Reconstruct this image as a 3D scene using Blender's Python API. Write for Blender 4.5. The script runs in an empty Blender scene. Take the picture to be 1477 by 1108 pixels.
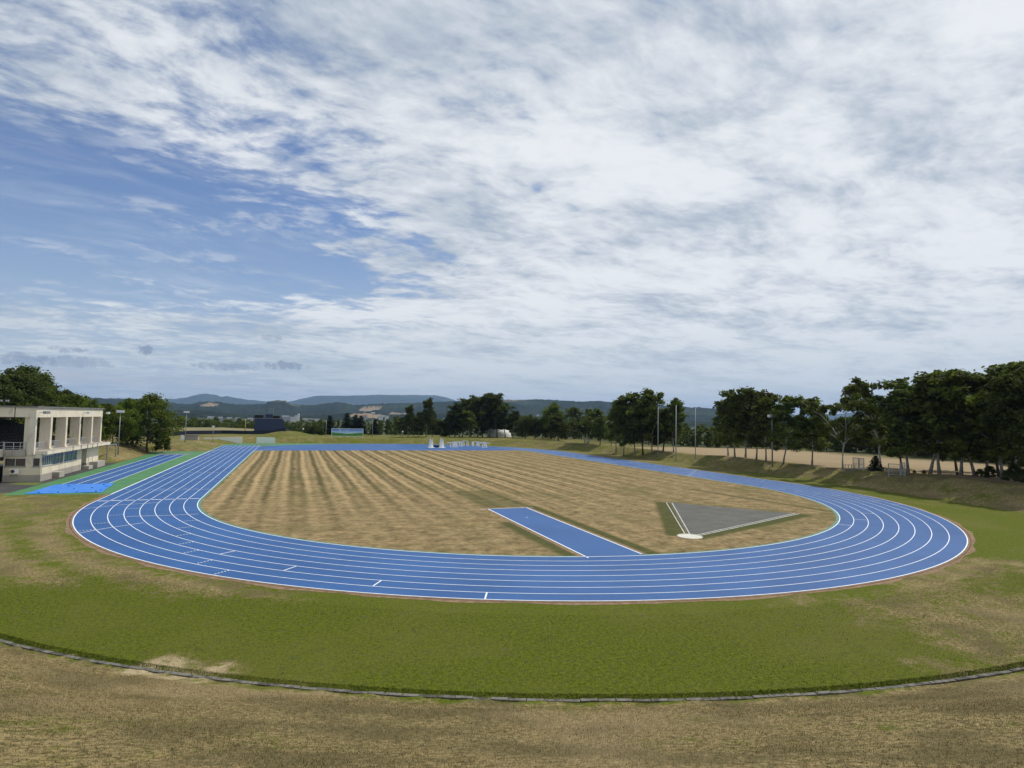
import bpy, bmesh, math, random
import numpy as np
from mathutils import Matrix, Vector

rng = np.random.default_rng(7)
random.seed(7)
S = bpy.context.scene
COL = S.collection
PI = math.pi
rad = math.radians

# ------------------------------------------------------------------ camera
CAM = np.array([-27.849, -72.817, 9.436])
YAW, PIT, ROL, F = 0.353456, 0.058516, 0.019397, 847.93
W, H = 1477.0, 1108.0
_cy, _sy, _cp, _sp = math.cos(YAW), math.sin(YAW), math.cos(PIT), math.sin(PIT)
FW = np.array([_sy*_cp, _cy*_cp, _sp]); RT0 = np.array([_cy, -_sy, 0.0]); UP0 = np.cross(RT0, FW)
RT = RT0*math.cos(ROL) + UP0*math.sin(ROL); UP = -RT0*math.sin(ROL) + UP0*math.cos(ROL)
cd = bpy.data.cameras.new('camera'); cam = bpy.data.objects.new('camera', cd); COL.objects.link(cam)
cd.sensor_width = 36.0; cd.lens = F/W*36.0; cd.clip_start = 0.2; cd.clip_end = 60000
cam.matrix_world = Matrix(((RT[0], UP[0], -FW[0], CAM[0]), (RT[1], UP[1], -FW[1], CAM[1]),
                           (RT[2], UP[2], -FW[2], CAM[2]), (0, 0, 0, 1)))
S.camera = cam

def ray(x, y): return FW*F + RT*(x - W/2) - UP*(y - H/2)
def at_z(x, y, z):
    d = ray(x, y); return CAM + d*(z - CAM[2])/d[2]
def at_d(x, y, D):
    d = ray(x, y); d = d/math.hypot(d[0], d[1]); return CAM + d*D

# ------------------------------------------------------------------ tags
def tag(o, label=None, cat=None, group=None, kind=None):
    if label: o['label'] = label
    if cat: o['category'] = cat
    if group: o['group'] = group
    if kind: o['kind'] = kind
    return o
def empty(name, loc, label=None, cat=None, group=None, rz=0.0, scale=1.0):
    o = bpy.data.objects.new(name, None); COL.objects.link(o)
    o.location = loc; o.rotation_euler = (0, 0, rz)
    o.scale = (scale,)*3 if not isinstance(scale, (tuple, list)) else scale
    o.empty_display_size = 0.3
    return tag(o, label, cat, group)

# ------------------------------------------------------------------ mesh builder
class MB:
    def __init__(s): s.v = []; s.f = []; s.mi = []; s.m = 0
    def add(s, vs, fs):
        b = len(s.v); s.v += [tuple(map(float, p)) for p in vs]
        for f in fs: s.f.append(tuple(i + b for i in f)); s.mi.append(s.m)
        return s
    def box(s, x0, x1, y0, y1, z0, z1):
        return s.add([(x0,y0,z0),(x1,y0,z0),(x1,y1,z0),(x0,y1,z0),(x0,y0,z1),(x1,y0,z1),(x1,y1,z1),(x0,y1,z1)],
              [(0,3,2,1),(4,5,6,7),(0,1,5,4),(1,2,6,5),(2,3,7,6),(3,0,4,7)])
    def tube(s, pts, rs, n=8, cap=True):
        pts = [np.array(p, float) for p in pts]; k = len(pts)
        if not hasattr(rs, '__len__'): rs = [rs]*k
        b = len(s.v)
        for i, p in enumerate(pts):
            t = pts[min(i+1, k-1)] - pts[max(i-1, 0)]; t = t/(np.linalg.norm(t) + 1e-9)
            a = np.array([1.0,0,0]) if abs(t[0]) < .8 else np.array([0,1.0,0])
            u = np.cross(t, a); u /= np.linalg.norm(u); w = np.cross(t, u)
            for j in range(n):
                an = 2*PI*j/n; q = p + rs[i]*(math.cos(an)*u + math.sin(an)*w); s.v.append(tuple(q))
        for i in range(k-1):
            for j in range(n):
                j2 = (j+1) % n
                s.f.append((b+i*n+j, b+i*n+j2, b+(i+1)*n+j2, b+(i+1)*n+j)); s.mi.append(s.m)
        if cap:
            s.f.append(tuple(b + j for j in reversed(range(n)))); s.mi.append(s.m)
            s.f.append(tuple(b + (k-1)*n + j for j in range(n))); s.mi.append(s.m)
        return s
    def bar(s, a, b, w, h=None):
        a = np.array(a, float); b = np.array(b, float); h = h or w
        t = b - a; t /= np.linalg.norm(t); r = np.array([0,0,1.0]) if abs(t[2]) < .95 else np.array([1.0,0,0])
        u = np.cross(t, r); u /= np.linalg.norm(u); v = np.cross(u, t)
        P = []
        for p in (a, b):
            for (i, j) in ((-1,-1),(1,-1),(1,1),(-1,1)): P.append(p + u*i*w/2 + v*j*h/2)
        return s.add(P, [(3,2,1,0),(4,5,6,7),(0,1,5,4),(1,2,6,5),(2,3,7,6),(3,0,4,7)])
    def build(s, name, mats, parent=None, smooth=False):
        me = bpy.data.meshes.new(name); me.from_pydata(s.v, [], s.f)
        if not isinstance(mats, (list, tuple)): mats = [mats]
        for m in mats: me.materials.append(m)
        if len(mats) > 1: me.polygons.foreach_set('material_index', s.mi)
        if smooth: me.polygons.foreach_set('use_smooth', [True]*len(s.f))
        me.update()
        o = bpy.data.objects.new(name, me); COL.objects.link(o)
        if parent: o.parent = parent
        return o
def np_mesh(name, V, Fq, mats, parent=None, smooth=False, nside=4):
    me = bpy.data.meshes.new(name); V = np.asarray(V, np.float32); Fq = np.asarray(Fq, np.int32)
    me.vertices.add(len(V)); me.vertices.foreach_set('co', V.ravel())
    me.loops.add(Fq.size); me.loops.foreach_set('vertex_index', Fq.ravel())
    me.polygons.add(len(Fq)); me.polygons.foreach_set('loop_start', np.arange(0, Fq.size, nside, dtype=np.int32))
    if not isinstance(mats, (list, tuple)): mats = [mats]
    for m in mats: me.materials.append(m)
    if smooth: me.polygons.foreach_set('use_smooth', np.ones(len(Fq), bool))
    me.update(calc_edges=True); me.validate()
    o = bpy.data.objects.new(name, me); COL.objects.link(o)
    if parent: o.parent = parent
    return o

# ------------------------------------------------------------------ node helpers
class NT:
    def __init__(s, tree): s.t = tree; s.n = tree.nodes; s.l = tree.links
    def node(s, typ, **kw):
        n = s.n.new(typ)
        for k, v in kw.items(): setattr(n, k, v)
        return n
    def put(s, sock, val):
        if val is None: return
        if isinstance(val, bpy.types.NodeSocket): s.l.new(val, sock)
        else:
            if hasattr(sock.default_value, '__len__') and not hasattr(val, '__len__'): val = (val,)*len(sock.default_value)
            if hasattr(val, '__len__') and len(sock.default_value) == 4 and len(val) == 3: val = (*val, 1)
            sock.default_value = val
    def math(s, op, a, b=None, c=None, clamp=False):
        n = s.node('ShaderNodeMath', operation=op, use_clamp=clamp)
        for i, v in enumerate((a, b, c)):
            if v is not None: s.put(n.inputs[i], v)
        return n.outputs[0]
    def vec(s, op, a, b=None):
        n = s.node('ShaderNodeVectorMath', operation=op); s.put(n.inputs[0], a)
        if b is not None: s.put(n.inputs[1], b)
        return n.outputs[1] if op in ('LENGTH', 'DOT_PRODUCT') else n.outputs[0]
    def mix(s, f, a, b, mode='MIX'):
        n = s.node('ShaderNodeMix', data_type='RGBA', blend_type=mode, clamp_factor=True)
        s.put(n.inputs[0], f); s.put(n.inputs[6], a); s.put(n.inputs[7], b); return n.outputs[2]
    def noise(s, vec, scale, detail=4, rough=.55, dist=0.0, dim='3D'):
        n = s.node('ShaderNodeTexNoise', noise_dimensions=dim)
        s.put(n.inputs['Vector'], vec); n.inputs['Scale'].default_value = scale
        n.inputs['Detail'].default_value = detail; n.inputs['Roughness'].default_value = rough
        n.inputs['Distortion'].default_value = dist
        return n.outputs['Fac']
    def ramp(s, f, lo, hi, a=0.0, b=1.0, smooth=True):
        n = s.node('ShaderNodeMapRange', interpolation_type='SMOOTHSTEP' if smooth else 'LINEAR')
        s.put(n.inputs[0], f); s.put(n.inputs[1], lo); s.put(n.inputs[2], hi); s.put(n.inputs[3], a); s.put(n.inputs[4], b)
        return n.outputs[0]
    def sep(s, v):
        n = s.node('ShaderNodeSeparateXYZ'); s.put(n.inputs[0], v); return n.outputs
    def comb(s, x, y, z):
        n = s.node('ShaderNodeCombineXYZ')
        for i, v in enumerate((x, y, z)): s.put(n.inputs[i], v)
        return n.outputs[0]
    def scale(s, v, k): return s.vec('MULTIPLY', v, k)
    def bump(s, h, strength, dist=.05):
        n = s.node('ShaderNodeBump'); n.inputs['Strength'].default_value = strength; n.inputs['Distance'].default_value = dist
        s.put(n.inputs['Height'], h); return n.outputs[0]
    def attr(s, name):
        n = s.node('ShaderNodeAttribute'); n.attribute_name = name; return n
def mat(name, fn=None, col=(.5,.5,.5), rough=.8, spec=.3, metal=0.0, vary=0.0, vscale=3.0, bump=0.0, bscale=30.0):
    m = bpy.data.materials.new(name); m.use_nodes = True; t = NT(m.node_tree)
    b = m.node_tree.nodes['Principled BSDF']
    b.inputs['Roughness'].default_value = rough; b.inputs['Specular IOR Level'].default_value = spec
    b.inputs['Metallic'].default_value = metal
    if fn: fn(t, b)
    else:
        g = t.node('ShaderNodeNewGeometry').outputs['Position']
        c = col
        if vary:
            n = t.noise(g, vscale, 5, .6)
            c = t.mix(t.ramp(n, .3, .7), tuple(k*(1-vary) for k in col), tuple(min(1, k*(1+vary)) for k in col))
        t.put(b.inputs['Base Color'], c)
        if bump: t.put(b.inputs['Normal'], t.bump(t.noise(g, bscale, 4), bump))
    return m
def hexlin(r, g, b): return tuple((c/255.0/12.92 if c <= 10 else ((c/255.0+.055)/1.055)**2.4) for c in (r, g, b))

# ------------------------------------------------------------------ world, sun
SUN_AZ, SUN_EL = rad(78), rad(57)          # azimuth clockwise from +Y
w = bpy.data.worlds.new('World'); S.world = w; w.use_nodes = True
T = NT(w.node_tree); bg = w.node_tree.nodes['Background']
SKYK = 0.11
bg.inputs['Strength'].default_value = SKYK
sky = T.node('ShaderNodeTexSky', sky_type='NISHITA'); sky.sun_disc = False
sky.sun_elevation = SUN_EL; sky.sun_rotation = SUN_AZ; sky.altitude = 200; sky.air_density = 1.0; sky.dust_density = 1.2; sky.ozone_density = 1.5
gen = T.node('ShaderNodeTexCoord').outputs['Generated']
dirn = T.vec('NORMALIZE', gen)
dx, dy, dz = T.sep(dirn)
zc = T.math('MAXIMUM', dz, 0.0)
den = T.math('ADD', zc, .12)
u = T.math('DIVIDE', dx, den); v = T.math('DIVIDE', dy, den)
uv = T.comb(u, v, 0.0)
def C(k): return tuple(c/SKYK for c in k)
# domain warp
wn = T.node('ShaderNodeTexNoise', noise_dimensions='3D'); T.put(wn.inputs['Vector'], uv); wn.inputs['Scale'].default_value = 1.3; wn.inputs['Detail'].default_value = 3
warp = T.vec('MULTIPLY', T.vec('SUBTRACT', wn.outputs['Color'], (.5,.5,.5)), (.30,.30,0))
uvw = T.vec('ADD', uv, warp)
# rows of altocumulus run from upper left to lower right: rotate and stretch
rot = T.node('ShaderNodeMapping'); T.put(rot.inputs['Vector'], uvw); rot.inputs['Rotation'].default_value = (0, 0, rad(-32)); rot.inputs['Scale'].default_value = (1.0, 1.45, 1)
ruv = rot.outputs[0]
n_big = T.noise(ruv, 1.1, 3, .5)
n_mid = T.noise(ruv, 3.2, 6, .58, .0)
n_fine = T.noise(ruv, 11.0, 5, .6, .0)
fb = T.math('ADD', T.math('MULTIPLY', n_mid, .62), T.math('MULTIPLY', n_fine, .38))
# the blue gap on the left: an ellipse of cloud plane
ex = T.math('DIVIDE', T.math('ADD', T.math('ADD', u, .86), T.math('MULTIPLY', T.math('SUBTRACT', n_mid, .5), 1.5)), 1.34)
ey = T.math('DIVIDE', T.math('ADD', T.math('SUBTRACT', v, 2.72), T.math('MULTIPLY', T.math('SUBTRACT', n_big, .5), 1.1)), .92)
er = T.math('SQRT', T.math('ADD', T.math('MULTIPLY', ex, ex), T.math('MULTIPLY', ey, ey)))
gap = T.ramp(er, .62, 1.22, 0.0, 1.0)               # 0 in the gap, 1 in the cloud sheet
low = T.ramp(dz, .03, .21, 1.0, 0.0)                # towards the horizon
right = T.ramp(u, -.6, 1.6, 0.0, 1.0)
thr = T.math('SUBTRACT', .585, T.math('MULTIPLY', gap, T.math('ADD', .27, T.math('MULTIPLY', right, .21))))
cov = T.ramp(fb, thr, T.math('ADD', thr, .27))
wisp = T.ramp(T.noise(T.vec('MULTIPLY', ruv, (.55,1.6,1)), 2.2, 6, .62), .42, .80, 0.0, .62)
cov = T.math('MAXIMUM', cov, wisp)
# broken lines of small cloudlets inside the gap
n_b = T.noise(T.vec('MULTIPLY', ruv, (.8,1.0,1)), 1.7, 2, .5)
cloudlet = T.math('MULTIPLY', T.ramp(n_b, .44, .60), T.ramp(T.noise(ruv, 5.5, 6, .64), .44, .62, 0.0, .80))
cov = T.math('MAXIMUM', cov, cloudlet)
veil = T.math('MULTIPLY', low, T.ramp(T.noise(T.vec('MULTIPLY', uvw, (.5,2.2,1)), 1.5, 5, .55), .25, .75, .32, .92))
cov = T.math('MAXIMUM', T.math('MULTIPLY', cov, T.math('ADD', .5, T.math('MULTIPLY', gap, .47))), veil)
# cloud brightness: billows
sh = T.math('ADD', T.math('MULTIPLY', n_big, .48), T.math('ADD', T.math('MULTIPLY', n_mid, .36), T.math('MULTIPLY', n_fine, .21)))
sh = T.math('ADD', sh, T.math('MULTIPLY', right, .06))
cl = T.mix(T.ramp(sh, .41, .66), C(hexlin(166,180,197)), C(hexlin(240,243,246)))
cl = T.mix(T.math('MULTIPLY', low, .7), cl, C(hexlin(205,216,223)))
blue = T.mix(1.0, sky.outputs[0], (.80, .88, 1.06, 1), 'MULTIPLY')
blue = T.mix(T.ramp(dz, .04, .36, .62, 0.0), blue, C(hexlin(176,196,216)))
col = T.mix(cov, blue, cl)
# small low cumulus
azn = T.math('ARCTAN2', dx, dy); eln = T.math('ARCSINE', dz)
jn = T.math('MULTIPLY', T.math('SUBTRACT', T.noise(dirn, 95, 5, .65), .5), 5.5)
def puff(col, px, py, wpx, hpx, c, k):
    d = ray(px, py); d = d/np.linalg.norm(d); a = math.atan2(d[0], d[1]); e = math.asin(d[2])
    X = T.math('DIVIDE', T.math('SUBTRACT', azn, a), wpx/900.0); Y = T.math('DIVIDE', T.math('SUBTRACT', eln, e), hpx/900.0)
    r = T.math('ADD', T.math('ADD', T.math('MULTIPLY', X, X), T.math('MULTIPLY', Y, Y)), jn)
    return T.mix(T.ramp(r, .1, 1.3, k, 0.0), col, C(c))
dk = hexlin(136,150,172); lt = hexlin(206,206,210)
for a in ((405,527,30,6,dk,.75),(325,529,44,5,dk,.55),(207,505,12,6,dk,.8),(100,505,24,4,dk,.6),(35,518,28,8,dk,.6),(110,522,42,7,dk,.5),
          (95,543,36,8,lt,.7),(190,549,30,5,lt,.5),(298,551,17,5,lt,.6),(396,559,9,4,lt,.6),(388,486,20,5,dk,.4)):
    col = puff(col, *a)
T.put(bg.inputs['Color'], col)
sd = bpy.data.lights.new('sun', 'SUN'); sd.energy = 3.1; sd.angle = rad(1.2); sd.color = (1, .955, .88)
so = bpy.data.objects.new('sun', sd); COL.objects.link(so)
sv = Vector((math.sin(SUN_AZ)*math.cos(SUN_EL), math.cos(SUN_AZ)*math.cos(SUN_EL), math.sin(SUN_EL)))
so.rotation_euler = sv.to_track_quat('Z', 'Y').to_euler()
S.view_settings.view_transform = 'Standard'; S.view_settings.look = 'None'; S.view_settings.exposure = 0.0; S.view_settings.gamma = 1.0
S.cycles.max_bounces = 6; S.cycles.diffuse_bounces = 3; S.cycles.transmission_bounces = 3; S.cycles.volume_bounces = 0

# ------------------------------------------------------------------ terrain
R, L, LN = 37.0655, 82.7229, 1.22
RO = R + 8*LN
KERB = 57.6
base = []
for a in np.linspace(rad(196), rad(327), 70): base.append((KERB*math.cos(a), KERB*math.sin(a)))
base += [(51,-20),(52.3,-8),(53.5,5),(54.3,25),(54.5,50),(54,80),(51.5,95),(46,109),(36,120.5),(20,128),(0,131),(-25,131.2),(-37,131),
         (-37,140),(-43.5,140),(-43.5,130.5),(-47.5,124),(-47.6,90),(-57.9,86.5),(-58.2,56),(-64,54),(-100,56),(-150,50),(-150,-30),(-75,-26)]
BP = np.array(base)
def sdf(P):
    x, y = P[:,0], P[:,1]; d2 = np.full(len(P), 1e18); ins = np.zeros(len(P), bool)
    n = len(BP)
    for i in range(n):
        a, b = BP[i], BP[(i+1) % n]; ab = b - a
        t = np.clip(((x-a[0])*ab[0] + (y-a[1])*ab[1])/(ab@ab), 0, 1)
        d2 = np.minimum(d2, (x-a[0]-t*ab[0])**2 + (y-a[1]-t*ab[1])**2)
        c = (a[1] > y) != (b[1] > y)
        xi = (b[0]-a[0])*(y-a[1])/((b[1]-a[1]) if b[1] != a[1] else 1e-9) + a[0]
        ins ^= c & (x < xi)
    return np.where(ins, -1, 1)*np.sqrt(d2)
def sstep(a, b, x): t = np.clip((x-a)/(b-a), 0, 1); return t*t*(3-2*t)
# bank height and width by bearing round (0,20)
ANG = [-180,-150,-130,-115,-62,-52,-40,0,60,90,108,118,126,136,165,180]
HGT = [1.8,2.5,5.5,7.8,7.8,5.0,2.3,2.05,1.9,1.55,1.6,1.15,1.35,2.1,2.0,1.8]
WID = [8,10,16,20.3,20.3,14,6,4.6,4.6,4.2,4.4,5,5,4.6,6,8]
def hills2(x, y, s, o=0.0): return np.sin(x/s+o)*np.cos(y/s*1.3+o*2) + .5*np.sin(x/s*2.3+y/s*1.7+o)
def height(x, y):
    P = np.stack([x, y], 1); d = sdf(P)
    a = np.degrees(np.arctan2(y-20, x)); h = np.interp(a, ANG, HGT); wd = np.interp(a, ANG, WID)
    t = np.clip((d-.40)/wd, 0, 1); prof = np.where(t < .9, t, .9 + .1*(1-(1-np.clip((t-.9)/.1,0,1))**2))
    z = h*prof
    near = np.exp(-(np.hypot(x, y-30)/600.0)**2)
    # bumps on the slopes
    z = z + np.where(d > 1, .07*hills2(x, y, 3.1) + .12*hills2(x, y, 9.7, 1.3), 0)*near*sstep(1, 5, d)
    # mound left of the far bend, higher ground towards the ball field
    z = z + 1.7*np.exp(-(((x+29)/7.5)**2 + ((y-151)/7.5)**2))*sstep(131, 140, y)
    z = z + .55*np.exp(-(((x+60)/35)**2 + ((y-175)/30)**2))*sstep(131, 150, y)
    # far plain falls away
    dist = np.hypot(x, y-40)
    z = z - 8.0*sstep(150, 420, y + .2*np.abs(x))*sstep(-30, 60, y)
    far = sstep(350, 900, dist)
    z = z*(1-far) + far*(-6 - 20*sstep(2500, 6000, dist))
    # hillside behind the grandstand
    z = z + 5.0*np.exp(-(((x+135)/38)**2 + ((y-75)/60)**2))*sstep(0, 25, d)
    return np.where(d > 0, z, 0.0)
def zg(x, y): return float(height(np.array([float(x)]), np.array([float(y)]))[0])
def axis(lo, hi, step, mid=None):
    a = list(np.arange(lo, hi, step))
    s = step; p = a[-1]
    while p < 15000: s = min(s*1.22, 1500); p += s; a.append(p)
    s = step; p = a[0]; b = []
    while p > -15000: s = min(s*1.22, 1500); p -= s; b.append(p)
    return np.array(b[::-1] + a)
ax = np.concatenate([axis(-66, 66, .75)])
ay = axis(-84, 150, .75)
gx, gy = np.meshgrid(ax, ay, indexing='ij')
X, Y = gx.ravel(), gy.ravel()
Z = height(X, Y)
nx, ny = len(ax), len(ay)
I = np.arange(nx*ny).reshape(nx, ny)
Fq = np.stack([I[:-1,:-1].ravel(), I[1:,:-1].ravel(), I[1:,1:].ravel(), I[:-1,1:].ravel()], 1)
# dryness of the turf: 0 green, 1 straw
dist0 = np.hypot(X, Y); th = np.degrees(np.arctan2(Y, X)) % 360
sd_ = sdf(np.stack([X, Y], 1))
dry = np.zeros(len(X))
wob = 4*hills2(X, Y, 5.0, .4) + 2*hills2(X, Y, 2.1, 2)
left = 1 - sstep(223, 233, th + wob + (dist0-50)*1.6)
left *= 1 - .9*np.exp(-(((X+54)/8)**2 + ((Y+5)/7)**2)) 
left *= 1 - .5*sstep(.3, .7, .5+.5*np.sin(dist0*1.9 + .12*wob))
rt = sstep(258, 284, th + 2.4*wob + 5*hills2(X, Y, 1.7, .9) + (dist0-52)*1.0)*(1 - sstep(292, 303, th + wob*1.2))
rt *= 1 - .85*np.exp(-(((X-14.6)/5)**2 + ((Y+49.5)/2.0)**2))
south = (Y < 0)
dry = np.where(south, np.maximum(left*.8, rt*.72), .45)
dry = np.where((X > 44) & (Y > -32), .22 + .3*sstep(0, 30, Y), dry)
dry = np.where((X < -44) & (Y > -12), np.maximum(dry, .5 + .12*wob*.3), dry)
ba = np.degrees(np.arctan2(Y-20, X))
slope_dry = np.interp(ba, [-180,-125,-60,-35,0,60,90,130,160,180], [.9,.95,1,.72,.58,.50,.38,.62,.85,.9])
slope_dry = slope_dry + .10*hills2(X, Y, 6.0, 3) + .06*hills2(X, Y, 2.6, 1)
k = sstep(.15, .5, sd_)
dry = dry*(1-k) + slope_dry*k
# pale field on the plateau to the east
field = sstep(59.5, 62, X)*sstep(-120, -100, Y)*(1-sstep(70, 73, Y))*(1-sstep(105, 107, X))
field *= (sd_ > 4)
far = sstep(230, 420, np.hypot(X, Y-40))
forestf = sstep(.5, .9, 1-field)*(sd_ > 12)*sstep(60, 90, X)
ground_o = np_mesh('ground', np.stack([X, Y, Z], 1), Fq, [], smooth=True)
tag(ground_o, 'sloping grass ground, dried straw on the banks and green round the track', 'ground', kind='structure')
def fattr(o, name, arr):
    a = o.data.attributes.new(name, 'FLOAT', 'POINT'); a.data.foreach_set('value', np.asarray(arr, np.float32))
fattr(ground_o, 'dry', np.clip(dry, 0, 1)); fattr(ground_o, 'field', field); fattr(ground_o, 'far', np.maximum(far, forestf*.9)); fattr(ground_o, 'slope', np.where(Y < 0, sstep(.0, .6, sd_), 0)*sstep(0, 1, 1.0-(X > 44)*(Y > -32)))
bare = np.zeros(len(X))
for px_, py_, sx_, sy_, k_ in ((255,957,1.3,.45,1.0),(330,966,1.1,.4,.8),(195,968,1.1,.35,1.1),(262,979,1.3,.3,1.0),(420,985,.8,.2,.5)):
    c_ = at_z(px_, py_, 0); tx, ty = -c_[1], c_[0]; nn_ = math.hypot(tx, ty); tx, ty = tx/nn_, ty/nn_
    a_ = (X-c_[0])*tx + (Y-c_[1])*ty; b_ = -(X-c_[0])*ty + (Y-c_[1])*tx
    bare = np.maximum(bare, k_*np.exp(-(a_/sx_)**2 - (b_/.8)**2)*(.75+.25*np.sin(a_*3.1+px_)))
fattr(ground_o, 'bare', bare)
def ground_fn(t, b):
    p = t.node('ShaderNodeNewGeometry').outputs['Position']
    n0 = t.noise(p, .11, 4, .55); n1 = t.noise(p, .35, 5, .6); n2 = t.noise(p, 2.2, 5, .65); n3 = t.noise(p, 17, 4, .7); n4 = t.noise(p, 55, 3, .7)
    dryv = t.attr('dry').outputs['Fac']; fld = t.attr('field').outputs['Fac']; farv = t.attr('far').outputs['Fac']; slp = t.attr('slope').outputs['Fac']
    d = t.math('ADD', dryv, t.math('MULTIPLY', t.math('SUBTRACT', n1, .5), 1.05))
    d = t.math('ADD', d, t.math('MULTIPLY', t.math('SUBTRACT', n2, .5), 1.15))
    d = t.math('ADD', d, t.math('MULTIPLY', t.math('SUBTRACT', n3, .5), .35)); d = t.math('ADD', d, t.math('MULTIPLY', t.math('SUBTRACT', t.noise(p, .55, 3, .5), .5), 1.1))
    f = t.ramp(t.math('MAXIMUM', d, t.math('MULTIPLY', t.attr('bare').outputs['Fac'], t.ramp(n2, .3, .55, .6, 1.5))), .2, .85)
    # dark and light tufts
    n5 = t.noise(p, 6.5, 5, .68)
    tuft = t.ramp(t.math('ADD', t.math('MULTIPLY', n5, .5), t.math('ADD', t.math('MULTIPLY', n3, .3), t.math('MULTIPLY', n4, .2))), .40, .60)
    green = t.mix(tuft, (.046,.066,.003), (.138,.162,.009))
    green = t.mix(t.ramp(n0, .45, .68, 0, .6), green, (.135,.130,.026)); green = t.mix(t.ramp(n2, .50, .66, 0, .6), green, (.040,.066,.006))
    green = t.mix(t.ramp(n2, .35, .75, 0, .35), green, (.15,.145,.04))
    straw = t.mix(tuft, (.080,.068,.025), (.38,.29,.135))
    straw = t.mix(t.ramp(n1, .42, .66, 0, .75), straw, (.105,.088,.036)); straw = t.mix(t.ramp(n0, .5, .7, 0, .5), straw, (.33,.25,.14))
    straw = t.mix(t.ramp(t.attr('bare').outputs['Fac'], .25, .6), straw, t.mix(tuft, (.36,.28,.16), (.46,.37,.22)))
    c = t.mix(f, green, straw)
    fc = t.mix(t.noise(t.vec('MULTIPLY', p, (.05,.6,.6)), .6, 5, .6), (.26,.19,.105), (.36,.275,.165))
    c = t.mix(fld, c, fc)
    c = t.mix(farv, c, t.mix(t.noise(p, .02, 5), (.03,.045,.02), (.07,.085,.035)))
    t.put(b.inputs['Base Color'], c)
    t.put(b.inputs['Normal'], t.bump(t.math('ADD', t.math('MULTIPLY', n3, .6), t.math('MULTIPLY', n4, .4)), .8, .07))
ground_o.data.materials.append(mat('turf', ground_fn, rough=.95, spec=.12))

# ------------------------------------------------------------------ flat sheets
def band(mb, pin, pout, z):
    n = len(pin); b = len(mb.v)
    for p, q in zip(pin, pout): mb.v += [(p[0], p[1], z), (q[0], q[1], z)]
    for i in range(n-1): mb.f.append((b+2*i, b+2*i+1, b+2*i+3, b+2*i+2)); mb.mi.append(mb.m)
def poly(mb, pts, z):
    mb.add([(p[0], p[1], z) for p in pts], [tuple(range(len(pts)))])
def oval(r, na=120, ns=30):
    P = [(r*math.cos(t), r*math.sin(t)) for t in np.linspace(PI, 2*PI, na)]
    P += [(r, y) for y in np.linspace(0, L, ns)[1:]]
    P += [(r*math.cos(t), L + r*math.sin(t)) for t in np.linspace(0, PI, na)[1:]]
    P += [(-r, y) for y in np.linspace(L, 0, ns)[1:]]
    return P
def rect(mb, x0, x1, y0, y1, z): poly(mb, [(x0,y0),(x1,y0),(x1,y1),(x0,y1)], z)
CHY = 91.0
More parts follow.
